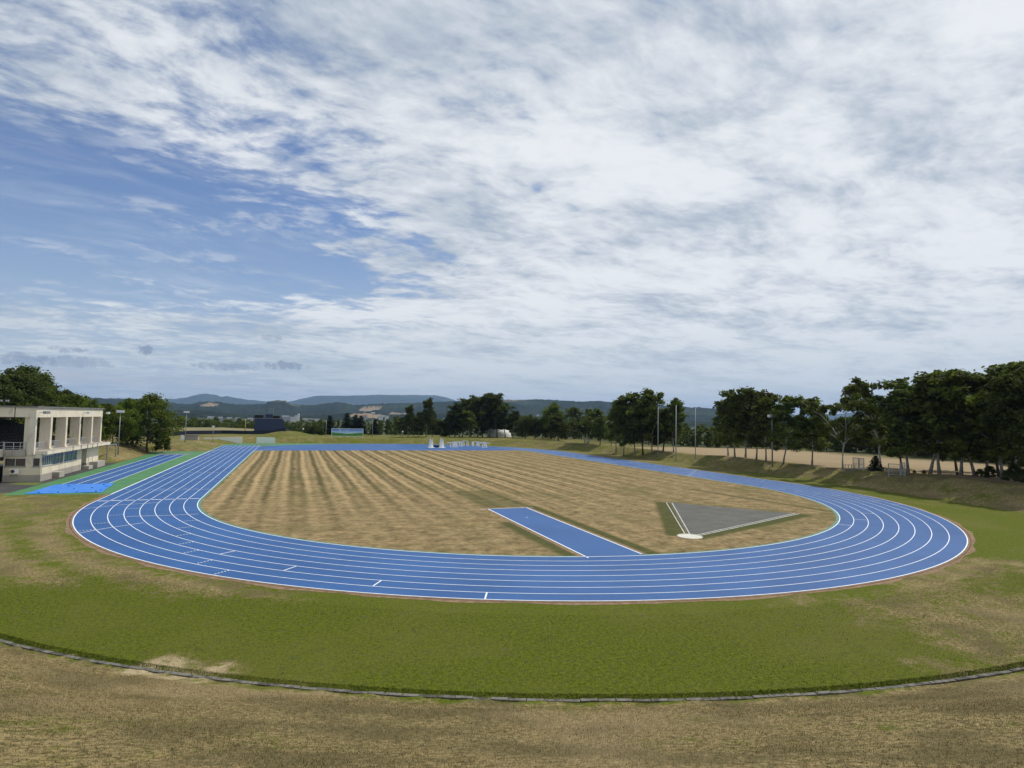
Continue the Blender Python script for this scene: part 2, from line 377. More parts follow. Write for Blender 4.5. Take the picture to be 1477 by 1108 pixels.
# infield
mb = MB(); t0 = math.asin((CHY-L)/(R-.3)); Ri = R - .3
P = [(Ri*math.cos(t), Ri*math.sin(t)) for t in np.linspace(PI, 2*PI, 120)] + [(Ri*math.cos(t), L+Ri*math.sin(t)) for t in np.linspace(0, t0, 12)] + \
    [(Ri*math.cos(t), L+Ri*math.sin(t)) for t in np.linspace(PI-t0, PI, 12)]
poly(mb, P, .006)
def infield_fn(t, b):
    p = t.node('ShaderNodeNewGeometry').outputs['Position']; x, y, z = t.sep(p)
    wv = t.math('MULTIPLY', t.math('SUBTRACT', t.noise(t.vec('MULTIPLY', p, (.16,.02,1)), 1.0, 3), .5), 5.5)
    wv2 = t.math('MULTIPLY', t.math('SUBTRACT', t.noise(p, .35, 3), .5), 2.2)
    # mower passes along the straight
    xs = t.math('ADD', t.math('ADD', x, t.math('MULTIPLY', wv, .28)), t.math('MULTIPLY', wv2, .4))
    s1 = t.math('SINE', t.math('MULTIPLY', xs, 2*PI/3.3)); s2 = t.math('SINE', t.math('MULTIPLY', xs, 2*PI/1.31))
    st = t.math('ADD', t.math('MULTIPLY', s1, .33), t.math('ADD', t.math('MULTIPLY', s2, .27), .04))
    fade = t.ramp(y, -26, 26, .14, 1.0)
    fadex = t.ramp(x, 0, 26, 1.0, .45)
    st = t.math('MULTIPLY', st, t.math('MULTIPLY', fade, fadex))
    nA = t.noise(t.vec('MULTIPLY', p, (.8,1.0,1)), .8, 7, .70)
    nB = t.noise(t.vec('MULTIPLY', p, (.75,1.0,1)), 2.7, 6, .72)
    nC = t.noise(p, .09, 3, .5); nD = t.noise(p, 9, 4, .7)
    k = t.math('ADD', st, t.math('MULTIPLY', t.math('SUBTRACT', nA, .5), 2.3))
    k = t.math('ADD', k, t.math('MULTIPLY', t.math('SUBTRACT', nB, .5), 1.9))
    k = t.math('ADD', k, t.math('MULTIPLY', t.math('SUBTRACT', nD, .5), .5))
    k = t.math('ADD', k, t.math('MULTIPLY', t.math('SUBTRACT', nC, .5), .5))
    f = t.ramp(k, -.62, .66, smooth=False)
    c = t.mix(f, (.072,.054,.021), (.41,.30,.150))
    gm = t.ramp(t.math('ADD', t.math('SUBTRACT', nC, t.math('MULTIPLY', k, .16)), t.math('MULTIPLY', nA, .25)), .58, .82, 0, .55)
    c = t.mix(gm, c, (.085,.085,.026))
    # greener unworn margin at the kerb and round the pads
    def boxm(x0, x1, y0, y1, s):
        a = t.math('MULTIPLY', t.ramp(x, x0-s, x0+s), t.ramp(x, x1-s, x1+s, 1, 0))
        return t.math('MULTIPLY', a, t.math('MULTIPLY', t.ramp(y, y0-s, y0+s), t.ramp(y, y1-s, y1+s, 1, 0)))
    # green margin of the cinder sector and an old mower track near the right bend
    def segm(ax_, ay_, bx_, by_, wd_, sf_):
        L_ = math.hypot(bx_-ax_, by_-ay_); ux, uy = (bx_-ax_)/L_, (by_-ay_)/L_
        rx = t.math('SUBTRACT', x, ax_); ry = t.math('SUBTRACT', y, ay_)
        al = t.math('ADD', t.math('MULTIPLY', rx, ux), t.math('MULTIPLY', ry, uy)); ac = t.math('ABSOLUTE', t.math('SUBTRACT', t.math('MULTIPLY', ry, ux), t.math('MULTIPLY', rx, uy)))
        return t.math('MULTIPLY', t.ramp(ac, wd_-sf_, wd_+sf_, 1, 0), t.math('MULTIPLY', t.ramp(al, -sf_, sf_), t.ramp(al, L_-sf_, L_+sf_, 1, 0)))
    sec = t.math('MAXIMUM', segm(2.2,-31.5,12.9,-14,.9,.3), segm(3,-32.6,23,-25.2,.75,.35))
    sec = t.math('MAXIMUM', sec, t.math('MULTIPLY', segm(24.5,-3,27.5,-26,.45,.3), .8))
    sec = t.math('MAXIMUM', sec, t.math('MULTIPLY', segm(13.7,-13.6,23,-24,.5,.4), .5))
    g2 = t.math('MAXIMUM', t.math('MULTIPLY', boxm(-9.0, -3.4, -13.5, 1.0, .5), .62), boxm(-4.0, -2.9, -37.0, -13, .25))
    g2 = t.math('MAXIMUM', t.math('MAXIMUM', g2, sec), boxm(-10.2, -8.9, -36.8, -22, .4))
    c = t.mix(t.math('MULTIPLY', g2, t.ramp(nB, .25, .6, .45, .95)), c, (.055,.066,.016))
    t.put(b.inputs['Base Color'], c); t.put(b.inputs['Normal'], t.bump(nD, .6, .05))
INF = mat('mown_dry_turf', infield_fn, rough=.95, spec=.1)
tag(mb.build('infield', INF), 'dry mown infield lawn with pale and dark mower stripes', 'lawn', kind='structure')

# running track
def track_fn(t, b):
    p = t.node('ShaderNodeNewGeometry').outputs['Position']
    n1 = t.noise(p, .16, 5, .62); n2 = t.noise(p, 1.1, 6, .68); n3 = t.noise(p, 60, 2, .6)
    c = t.mix(t.ramp(n1, .3, .7), (.018,.082,.245), (.026,.106,.30))
    c = t.mix(t.ramp(n2, .45, .75, 0, .25), c, (.045,.135,.31))
    c = t.mix(t.ramp(n3, .5, .8, 0, .4), c, (.015,.05,.16))
    t.put(b.inputs['Base Color'], c); t.put(b.inputs['Normal'], t.bump(n3, .25, .01))
TRK = mat('blue_rubber', track_fn, rough=.55, spec=.35)
WHT = mat('white_paint', col=(.80,.84,.90), rough=.6, vary=.06, vscale=2)
mb = MB(); band(mb, oval(R), oval(RO), .014)
tt = np.linspace(t0+.012, PI-t0-.012, 60)
band(mb, [(R*math.cos(t), CHY) for t in tt], [((R)*math.cos(t), L+(R)*math.sin(t)) for t in tt], .014)
tag(mb.build('track', TRK), 'blue rubber running track with eight lanes', 'running track', kind='structure')
mb = MB(); rect(mb, -RO, -R, L+2, 116.5, .019)
tag(mb.build('track_extension', TRK), 'blue sprint lanes running on past the far bend', 'running track', kind='structure')
# inner green rim
mb = MB(); band(mb, oval(R-.32), oval(R-.02), .010)
GRN = mat('green_rubber', col=(.068,.20,.075), rough=.65, vary=.16, vscale=.4)
TEAL = mat('teal_rim', col=(.10,.22,.17), rough=.7, vary=.2, vscale=2)
tag(mb.build('track_rim', TEAL), 'narrow teal rim inside the innermost lane', 'rim', kind='structure')
# white lane lines
LW = .062
mb = MB()
for k in range(0, 9):
    r = R + k*LN
    wd = LW*1.35 if k in (0, 8) else LW
    if k in (0, 8):
        band(mb, oval(r-wd/2), oval(r+wd/2), .024)
    else:
        P1, P2 = oval(r-wd/2), oval(r+wd/2)
        nA = 120 + 29 + 119
        # lanes of far bend stay faint, as worn paint
        band(mb, P1[:149], P2[:149], .024); band(mb, P1[nA-1:], P2[nA-1:], .024)
        band(mb, P1[148:172], P2[148:172], .024)
    band(mb, [(-r-wd/2, y) for y in (L, 116.3)], [(-r+wd/2, y) for y in (L, 116.3)], .0245)
def tick(r0, r1, th, wdt=.09, z=.029, n=1):
    for j in range(n):
        a = r0 + (r1-r0)*(j/n); b2 = a + (r1-r0)/n*(1.0 if n == 1 else .55)
        c, s = math.cos(th), math.sin(th); tx, ty = -s*wdt/2, c*wdt/2
        mb.add([(a*c-tx, a*s-ty, z), (b2*c-tx, b2*s-ty, z), (b2*c+tx, b2*s+ty, z), (a*c+tx, a*s+ty, z)], [(0,1,2,3)])
def lane_tick(px, n=1, wdt=.09):
    p = at_z(px[0], px[1], 0); q = at_z(px[2], px[3], 0)
    rm = (math.hypot(p[0], p[1]) + math.hypot(q[0], q[1]))/2; k = round((rm - R)/LN - .5)
    th = math.atan2((p[1]+q[1])/2, (p[0]+q[0])/2); tick(R+k*LN+.05, R+(k+1)*LN-.05, th, wdt, n=n)
for p in ((315.5,800.6,335.8,795.7),(409.7,824,426,817.4),(538,845.8,550.5,838),(700,862,703,854),(1206.7,757,1226,758),(1231,749.5,1250,750.4),(1247,740.5,1262,741.5)): lane_tick(p)
for p in ((306,831,333,821.5),(283,814,307,808),(262,799,290,793.5),(255,785,279,783),(253,773.5,280,770),(256,763,275,760),(262,753,277,751),(135,758,150,753),(116,766,133,765),(160,744,174,743),(186,735,198,733)): lane_tick(p, n=5, wdt=.10)
# finish and start lines across the lanes
for k in range(8):
    mb.add([(-R-k*LN-.15,-.13,.029),(-R-(k+1)*LN+.15,-.13,.029),(-R-(k+1)*LN+.15,.13,.029),(-R-k*LN-.15,.13,.029)], [(3,2,1,0)])
def curvy(pts, wdt, z=.030):
    for a, b in zip(pts[:-1], pts[1:]):
        d = np.array(b)-np.array(a); d /= np.linalg.norm(d); n = np.array([-d[1], d[0]])*wdt/2
        q = [np.array(a)-n, np.array(b)-n, np.array(b)+n, np.array(a)+n]
        mb.add([(*c, z) for c in q], [(0,1,2,3)])
curvy([tuple(at_z(x, y, 0)[:2]) for x, y in ((115,769.5),(150,763),(207,754.5))], .09)
curvy([tuple(at_z(x, y, 0)[:2]) for x, y in ((182,745.5),(240,744),(286,742))], .09, .0315)
curvy([tuple(at_z(x, y, 0)[:2]) for x, y in ((119,734.5),(170,729),(230,725.2))], .08, .0305)
curvy([(-43.1,8.6),(-37.1,8.2)], .07)
for k in range(8):
    for y0 in (9.6, 22+k*.2, 31): 
        mb.add([(-R-k*LN-.35,y0,.029),(-R-k*LN-.85,y0,.029),(-R-k*LN-.85,y0+.08,.029),(-R-k*LN-.35,y0+.08,.029)], [(3,2,1,0)])
    for y0 in (14+1.3*k, 26, 33.5, 43):
        mb.add([(R+k*LN+.1,y0,.029),(R+(k+1)*LN-.1,y0,.029),(R+(k+1)*LN-.1,y0+.09,.029),(R+k*LN+.1,y0+.09,.029)], [(0,1,2,3)])
    th = -rad(6+3.2*k); tick(R+k*LN+.08, R+(k+1)*LN-.08, th, .08)
    th = -rad(1.5-1.1*k); tick(R+k*LN+.3, R+(k+1)*LN-.3, th, .08, n=4)
    mb.add([(-R-k*LN-.1,112,.0295),(-R-(k+1)*LN+.1,112,.0295),(-R-(k+1)*LN+.1,112.3,.0295),(-R-k*LN-.1,112.3,.0295)], [(3,2,1,0)])
tag(mb.build('lane_marking', WHT), 'white painted lane lines and start marks on the blue track', 'marking', kind='structure')
# bare earth rim
mb = MB(); nn = 200
r_in = oval(RO, 160, 20); jj = [RO + .50 + .16*math.sin(i*.9)*math.sin(i*.23) + random.uniform(-.05,.1) for i in range(len(r_in))]
r_out = [(p[0]*0 + q[0], q[1]) for p, q in zip(r_in, [((rr)*p[0]/RO if True else 0, p[1] if 20 <= 0 else p[1]) for p, rr in zip(r_in, jj)])]
r_out = []
for p, rr in zip(r_in, jj):
    cyy = 0 if p[1] < 0 else (L if p[1] > L else p[1])
    dv = np.array([p[0], p[1]-cyy]); dv = dv/np.linalg.norm(dv)*rr; r_out.append((dv[0], cyy+dv[1]))
band(mb, r_in, r_out, .007)
def dirt_fn(t, b):
    p = t.node('ShaderNodeNewGeometry').outputs['Position']; n = t.noise(p, 2.5, 5, .65); n2 = t.noise(p, 14, 4, .7)
    c = t.mix(t.ramp(n, .3, .7), (.17,.11,.065), (.31,.225,.14)); c = t.mix(t.ramp(n2, .4, .7, 0, .5), c, (.24,.15,.085))
    t.put(b.inputs['Base Color'], c); t.put(b.inputs['Normal'], t.bump(n2, .6, .04))
DIRT = mat('bare_earth', dirt_fn, rough=.95, spec=.1)
tag(mb.build('earth_strip', DIRT), 'strip of bare reddish earth round the outside of the track', 'ground', kind='structure')
# drain line in the earth rim
mb = MB(); band(mb, oval(RO+.20), oval(RO+.26), .0105)
tag(mb.build('drain_slot', mat('dark_red_slot', col=(.085,.034,.022), rough=.9)), 'thin dark drain slot along the track edge', 'drain', kind='structure')
# green aprons + second runway on the left
mb = MB(); poly(mb, [(-57.4,7.0),(-47.2,5.9),(-RO-.03,5.8),(-RO-.03,86.8),(-47.6,88.2),(-57.9,86.2),(-57.4,60)], .011)
poly(mb, [(-47.4,88.2),(-RO-.03,88.2),(-RO-.03,116.6),(-33,116.6),(-26,121.5),(-19,124.6),(-10,127.5),(-3,129),(-3,130.2),(-24,130.6),(-42.4,129.6),(-47.2,124)], .0045)
tag(mb.build('green_apron', GRN), 'green rubber apron beside the sprint lanes', 'apron', kind='structure')
mb = MB(); rect(mb, -55.1, -50.0, 13, 76, .016)
tag(mb.build('jump_runway', TRK), 'blue long jump runway beside the grandstand', 'runway', kind='structure')
mb = MB()
for x in (-55.05, -53.42, -51.7, -50.05): rect(mb, x-.045, x+.045, 14, 76, .022)
rect(mb, -RO-.16, -RO-.06, 6, 88, .017)
tag(mb.build('runway_line', WHT), 'white lines along the long jump runway', 'marking', kind='structure')
mb = MB(); rect(mb, -55.6, -49.2, 76, 78.6, .021)
GRV = mat('grey_gravel', col=(.25,.235,.215), rough=.95, vary=.25, vscale=5, bump=.5)
tag(mb.build('gravel_pad', GRV), 'pale gravel pad at the end of the long jump runway', 'pad', kind='structure')
# asphalt at the building
ASP = mat('asphalt', col=(.058,.056,.055), rough=.9, vary=.22, vscale=1.2, bump=.4, bscale=40)
mb = MB(); poly(mb, [(-90,2),(-62,7.5),(-57.45,9.5),(-57.45,53),(-90,53)], .008)
tag(mb.build('pavement', ASP), 'dark asphalt apron in front of the grandstand', 'pavement', kind='structure')
mb = MB(); poly(mb, [(-61.2,18.6),(-57.75,16.9),(-57.75,19.6),(-60.4,20.3)], .014)
tag(mb.build('grass_wedge', mat('bright_turf', col=(.115,.15,.025), rough=.95, vary=.4, vscale=4)), 'small wedge of bright grass at the grandstand corner', 'lawn', kind='structure')
# javelin runway
mb = MB(); rect(mb, -8.65, -4.3, -36.6, -14.2, .018)
tag(mb.build('throwing_runway', TRK), 'short blue javelin runway crossing the dry infield', 'runway', kind='structure')
mb = MB()
for x in (-8.6, -4.35): rect(mb, x-.06, x+.06, -36.4, -14.2, .024)
rect(mb, -9.5, -8.75, -14.22, -14.14, .014); rect(mb, -4.2, -3.5, -14.22, -14.14, .014); rect(mb, -8.5, -4.45, -14.27, -14.17, .024)
rect(mb, -6.65, -6.5, -20.1, -19.95, .024)
tag(mb.build('throwing_runway_line', WHT), 'white edge lines of the javelin runway', 'marking', kind='structure')
mb = MB(); 
for x0, x1 in ((-9.05,-8.72),(-4.24,-3.9)): rect(mb, x0, x1, -36.3, -14.4, .012)
tag(mb.build('earth_border', DIRT), 'bare earth borders of the javelin runway', 'ground', kind='structure')
# gravel throwing sector
def sector_fn(t, b):
    p = t.node('ShaderNodeNewGeometry').outputs['Position']; n = t.noise(p, .5, 5, .6); n2 = t.noise(p, 25, 3, .7)
    c = t.mix(t.ramp(n, .3, .7), (.098,.098,.084), (.135,.132,.114)); c = t.mix(t.ramp(n2, .45, .7, 0, .4), c, (.075,.075,.066))
    t.put(b.inputs['Base Color'], c); t.put(b.inputs['Normal'], t.bump(n2, .5, .02))
A, B_, Cc = np.array([3.2,-31.7]), np.array([13.7,-14.33]), np.array([22.3,-24.6])
mb = MB(); poly(mb, [tuple(A), tuple(Cc), tuple(B_)], .011)
tag(mb.build('throwing_sector', mat('sector_cinder', sector_fn, rough=.95)), 'grey cinder landing sector on the infield', 'sector', kind='structure')
mb = MB()
def strip(a, b, wdt, z):
    a = np.array(a); b = np.array(b); d = (b-a)/np.linalg.norm(b-a); n = np.array([-d[1], d[0]])*wdt/2
    poly(mb, [a-n, b-n, b+n, a+n], z)
strip(A+[.05,.55], B_+[-.55,.0], .09, .018); strip(A+[.45,.45], B_+[.05,-.25], .09, .018)
strip(A+[.75,.1], Cc+[0,.28], .12, .018); strip(A+[.75,-.22], Cc+[.1,-.1], .12, .018); strip(B_+[-.55,0], B_+[.05,-.02], .09, .0195)
tag(mb.build('sector_line', mat('worn_paint', col=(.50,.51,.49), rough=.8, vary=.25, vscale=3)), 'white border lines of the cinder sector', 'marking', kind='structure')
mb = MB(); n = 40
V1 = [(A[0]+.95*math.cos(2*PI*i/n)-.1, A[1]-.25+.95*math.sin(2*PI*i/n), .03) for i in range(n)]
mb.add(V1, [tuple(range(n))]); mb.tube([(A[0]-.1+1.0*math.cos(2*PI*i/n), A[1]-.25+1.0*math.sin(2*PI*i/n), .02) for i in range(n+1)], .04, 6, False)
tag(mb.build('throwing_circle', mat('pale_concrete', col=(.60,.58,.50), rough=.8, vary=.08)), 'round pale concrete throwing circle at the tip of the cinder sector', 'throwing circle', kind='structure')
# near kerb of concrete blocks
mb = MB()
for i, a in enumerate(np.arange(rad(200), rad(326), .6/KERB)):
    da = .57/KERB; j = random.uniform(-.008,.008); zt = .05 + random.uniform(-.015,.015)
    r0, r1 = KERB-.02+j, KERB+.15+j
    q = [(r0,a),(r1,a),(r1,a+da),(r0,a+da)]
    vs = [(r*math.cos(t), r*math.sin(t), z) for z in (-.1, zt) for r, t in q]
    mb.add(vs, [(4,5,6,7),(0,1,5,4),(1,2,6,5),(2,3,7,6),(3,0,4,7)])
def kerb_fn(t, b):
    p = t.node('ShaderNodeNewGeometry').outputs['Position']; n = t.noise(p, 2.3, 5, .7); n2 = t.noise(p, 12, 4, .7)
    c = t.mix(t.ramp(n, .4, .6), (.060,.056,.045), (.185,.175,.15)); c = t.mix(t.ramp(n2, .45, .72, 0, .6), c, (.10,.095,.07))
    t.put(b.inputs['Base Color'], c); t.put(b.inputs['Normal'], t.bump(n2, .5, .02))
tag(mb.build('kerb', mat('weathered_concrete', kerb_fn, rough=.95)), 'curved kerb of weathered concrete blocks between lawn and bank', 'kerb', kind='structure')

# ------------------------------------------------------------------ hills, mountains
def profile(pts):
    pts = np.array(pts, float); return pts[:,0], pts[:,1]
def hill_range(name, pts, D, r0, r1, zb, material, label, amp, patches=(), ncol=900, nrow=44, x0=-260, x1=1750):
    px = np.linspace(x0, x1, ncol); xs, ys = profile(pts); py = np.interp(px, xs, ys)
    az = np.empty(ncol); zr = np.empty(ncol)
    for i in range(ncol):
        d = ray(px[i], py[i]); az[i] = math.atan2(d[0], d[1]); zr[i] = CAM[2] + D*d[2]/math.hypot(d[0], d[1])
    rr = np.concatenate([np.linspace(r0, D, nrow*2//3), np.linspace(D, r1, nrow - nrow*2//3 + 1)[1:]])
    f = np.where(rr < D, sstep(0, 1, (rr-r0)/(D-r0))**.8, 1 - sstep(0, 1, (rr-D)/(r1-D)))
    A, RR = np.meshgrid(az, rr, indexing='ij'); FF = np.broadcast_to(f, A.shape)
    Xh, Yh = CAM[0] + RR*np.sin(A), CAM[1] + RR*np.cos(A)
    fold = 1 + .16*(hills2(Xh, Yh, D*.07, 1.0) + .5*hills2(Xh, Yh, D*.027, 2.2))*np.sin(PI*np.clip(FF, 0, 1))
    Zh = zb + (zr[:,None] - zb)*FF*fold
    g = rng.normal(size=A.shape); g = (g + np.roll(g, 1, 0))*.7
    Zh = Zh + amp*g*np.clip(FF*3, 0, 1)
    n, m = A.shape; I = np.arange(n*m).reshape(n, m)
    q = np.stack([I[:-1,:-1].ravel(), I[:-1,1:].ravel(), I[1:,1:].ravel(), I[1:,:-1].ravel()], 1)
    o = np_mesh(name, np.stack([Xh.ravel(), Yh.ravel(), Zh.ravel()], 1), q, material, smooth=True)
    fld = np.zeros(A.shape); PXX = np.broadcast_to(px[:,None], A.shape)
    for (a, b, f0, f1) in patches:
        tt_ = np.clip((PXX-a)/(b-a), 0, 1); lens_ = np.sin(PI*tt_)**.5; fm_ = f0 + (f1-f0)*(.35+.3*tt_)
        fld = np.maximum(fld, ((PXX > a) & (PXX < b) & (FF > fm_ - (fm_-f0)*lens_) & (FF < fm_ + (f1-fm_)*lens_*(.8+.2*np.sin(PXX*.9))) & (RR < D)).astype(float))
    fattr(o, 'field', fld.ravel())
    return tag(o, label, 'hills', kind='structure')
def hill_fn(c0, c1, fcol, s):
    def fn(t, b):
        p = t.node('ShaderNodeNewGeometry').outputs['Position']
        n = t.noise(p, .012*s, 6, .65); n2 = t.noise(p, .0016*s, 4, .55)
        c = t.mix(t.ramp(n, .35, .68), c0, c1); c = t.mix(t.ramp(n2, .52, .7, 0, .6), c, tuple(k*1.9 for k in c1))
        c = t.mix(t.attr('field').outputs['Fac'], c, fcol)
        t.put(b.inputs['Base Color'], c); t.put(b.inputs['Normal'], t.bump(n, 1.0, 12/s))
    return fn
HF = mat('wooded_hill', hill_fn((.012,.019,.013),(.032,.042,.024),(.25,.195,.13), 1.0), rough=1, spec=0)
MF = mat('mountain_forest', hill_fn((.025,.04,.025),(.045,.06,.035),(.3,.25,.2), .3), rough=1, spec=0)
hill_range('mountain', [(-260,588),(60,584),(150,578),(234,576.4),(252,575.6),(268,574),(282,570.5),(295,568.4),(304,569),(312,570.5),(319,572.6),(326,571.5),(338,574),(353,576.6),(370,578.2),(387,580),(402,582),(418,579.6),(434,576),(446,573.6),(455,571.9),(470,571.6),(502,571.9),(528,571),(550,570.2),(600,570.4),(624,570.4),(636,571.8),(648,575),(660,579),(700,588),(900,596),(1100,600),(1210,598),(1235,594),(1251,592.5),(1280,594),(1330,600),(1750,612)],
           12500, 8200, 14500, -40, MF, 'long blue mountain ridges on the horizon', 4)
hill_range('hill', [(-260,572),(0,573),(120,574.5),(150,575.5),(190,576),(228,577),(238,579.5),(252,582.5),(277,583.6),(288,580.2),(300,579.6),(319,580.6),(330,583.4),(350,584.2),(383,583.5),(386,580.6),(394,578.8),(402,578.4),(414,579.4),(418,582.8),(431,584.8),(451,584.8),(466,583.2),(485,581.2),(498,582.6),(511,585.4),(530,584.5),(553,583),(580,582.6),(607,581.6),(630,580),(645,579.4),(680,578),(722,577),(746,577.6),(778,577),(794,577.8),(836,580),(861,579),(885,581),(930,584),(978,586.4),(997,588.4),(1020,589.2),(1060,594),(1120,600),(1200,606),(1251,607),(1350,612),(1500,616),(1750,622)],
           4300, 2500, 5600, -26, HF, 'wooded green hills with a few harvested fields', 2.6, patches=((288,315,.74,.88),(394,432,.80,.88),(516,550,.60,.84),(560,592,.40,.52),(700,760,.88,.93),(470,500,.25,.33)))
hill_range('lower_hill', [(-260,592),(100,594),(230,592),(300,593.5),(345,598),(420,601),(470,599),(500,596.5),(530,596.3),(560,599),(600,598),(700,597),(800,600),(860,599),(900,604),(1000,608),(1300,616),(1750,624)],
           2350, 1500, 3000, -16, HF, 'low wooded rise in front of the hills with a straw coloured field', 1.6, patches=((500,557,.62,.97),(640,668,.5,.62),(850,880,.6,.8)), nrow=36)

# ------------------------------------------------------------------ haze
hz = MB().box(-16000, 16000, -16000, 16000, -48, 540)
HM = bpy.data.materials.new('haze_air'); HM.use_nodes = True; HM.node_tree.nodes.clear()
tv = NT(HM.node_tree); pv = tv.node('ShaderNodeVolumePrincipled'); out = tv.node('ShaderNodeOutputMaterial')
pv.inputs['Color'].default_value = (.42,.64,1.0,1); pv.inputs['Density'].default_value = 6.0e-5; pv.inputs['Anisotropy'].default_value = .1
HM.node_tree.links.new(pv.outputs[0], out.inputs['Volume'])
ho = hz.build('haze', HM); tag(ho, 'thin blue haze in the air over the hills', 'haze', kind='stuff')

# ------------------------------------------------------------------ trees
def leaf_fn(c0, c1, c2):
    def fn(t, b):
        p = t.node('ShaderNodeNewGeometry').outputs['Position']; oi = t.node('ShaderNodeObjectInfo').outputs['Random']
        n = t.noise(p, .55, 4, .6); n2 = t.noise(p, 5.0, 2, .6)
        c = t.mix(t.ramp(n, .34, .68), c0, c1); c = t.mix(t.ramp(n2, .5, .75, 0, .6), c, c2)
        h = t.node('ShaderNodeHueSaturation'); t.put(h.inputs['Color'], c)
        t.put(h.inputs['Hue'], t.math('ADD', .485, t.math('MULTIPLY', oi, .03))); t.put(h.inputs['Value'], t.math('ADD', .8, t.math('MULTIPLY', oi, .45)))
        t.put(b.inputs['Base Color'], h.outputs[0])
        tr = t.node('ShaderNodeBsdfTranslucent'); t.put(tr.inputs['Color'], t.mix(1.0, h.outputs[0], (1.3,1.45,.5,1), 'MULTIPLY'))
        ms = t.node('ShaderNodeMixShader'); ms.inputs[0].default_value = .38
        o = t.n['Material Output']; t.l.new(b.outputs[0], ms.inputs[1]); t.l.new(tr.outputs[0], ms.inputs[2]); t.l.new(ms.outputs[0], o.inputs['Surface'])
    return fn
LF_B = mat('birch_leaves', leaf_fn((.038,.052,.011),(.112,.135,.024),(.20,.215,.046)), rough=.7, spec=.12)
LF_D = mat('dark_leaves', leaf_fn((.031,.043,.011),(.078,.097,.020),(.140,.155,.034)), rough=.7, spec=.12)
LF_G = mat('bright_leaves', leaf_fn((.042,.068,.008),(.135,.175,.022),(.23,.26,.045)), rough=.7, spec=.12)
LF_C = mat('spruce_needles', leaf_fn((.008,.015,.009),(.018,.029,.016),(.030,.044,.022)), rough=.7, spec=.15)
def bark_fn(c0, c1, band=True):
    def fn(t, b):
        p = t.node('ShaderNodeNewGeometry').outputs['Position']
        n = t.noise(t.vec('MULTIPLY', p, (2,2,5)), 1.6, 4, .65)
        c = t.mix(t.ramp(n, .45, .62), c0, c1); t.put(b.inputs['Base Color'], c)
    return fn
BK_B = mat('birch_bark', bark_fn((.36,.34,.31),(.10,.09,.08)), rough=.85)
BK_D = mat('dark_bark', bark_fn((.10,.08,.065),(.045,.037,.03)), rough=.9)
BK_W = mat('white_birch_bark', bark_fn((.56,.54,.50),(.24,.22,.20)), rough=.8)
def leaves(cents, rads, per, size, rs, squash=.75, up=.35):
    n = len(cents)*per; c = np.repeat(np.array(cents), per, 0); r = np.repeat(np.array(rads), per)[:,None]
    d = rs.normal(size=(n, 3)); d /= np.linalg.norm(d, axis=1)[:,None]
    rad_ = rs.random((n, 1))**.5; rad_ = np.where(rs.random((n, 1)) < .12, rad_*1.45, rad_)
    pos = c + d*r*rad_*np.array([1,1,squash])
    nr = d*.8 + rs.normal(size=(n, 3))*.6 + np.array([0,0,up]); nr /= np.linalg.norm(nr, axis=1)[:,None]
    t = np.cross(nr, rs.normal(size=(n, 3))); t /= np.linalg.norm(t, axis=1)[:,None]; bb = np.cross(nr, t)
    s = size*(.55 + .9*rs.random((n, 1)))
    V = np.stack([pos - t*s, pos - bb*s*.6, pos + t*s, pos + bb*s*.6], 1).reshape(-1, 3)
    return V
def quads(V): return np.arange(len(V)).reshape(-1, 4)
def env(kind, z):
    z0, w, p = {'birch': (.12,.21,.5), 'open': (.34,.22,.55), 'broad': (.10,.50,.50), 'tall': (.10,.19,.5), 'shrub': (.0,.62,.5), 'wide': (.08,.33,.45), 'bush': (0,.8,.45)}[kind]
    k = np.clip((z-z0)/(1.0-z0), 0, 1); return w*np.sin(PI*k**.85)**p
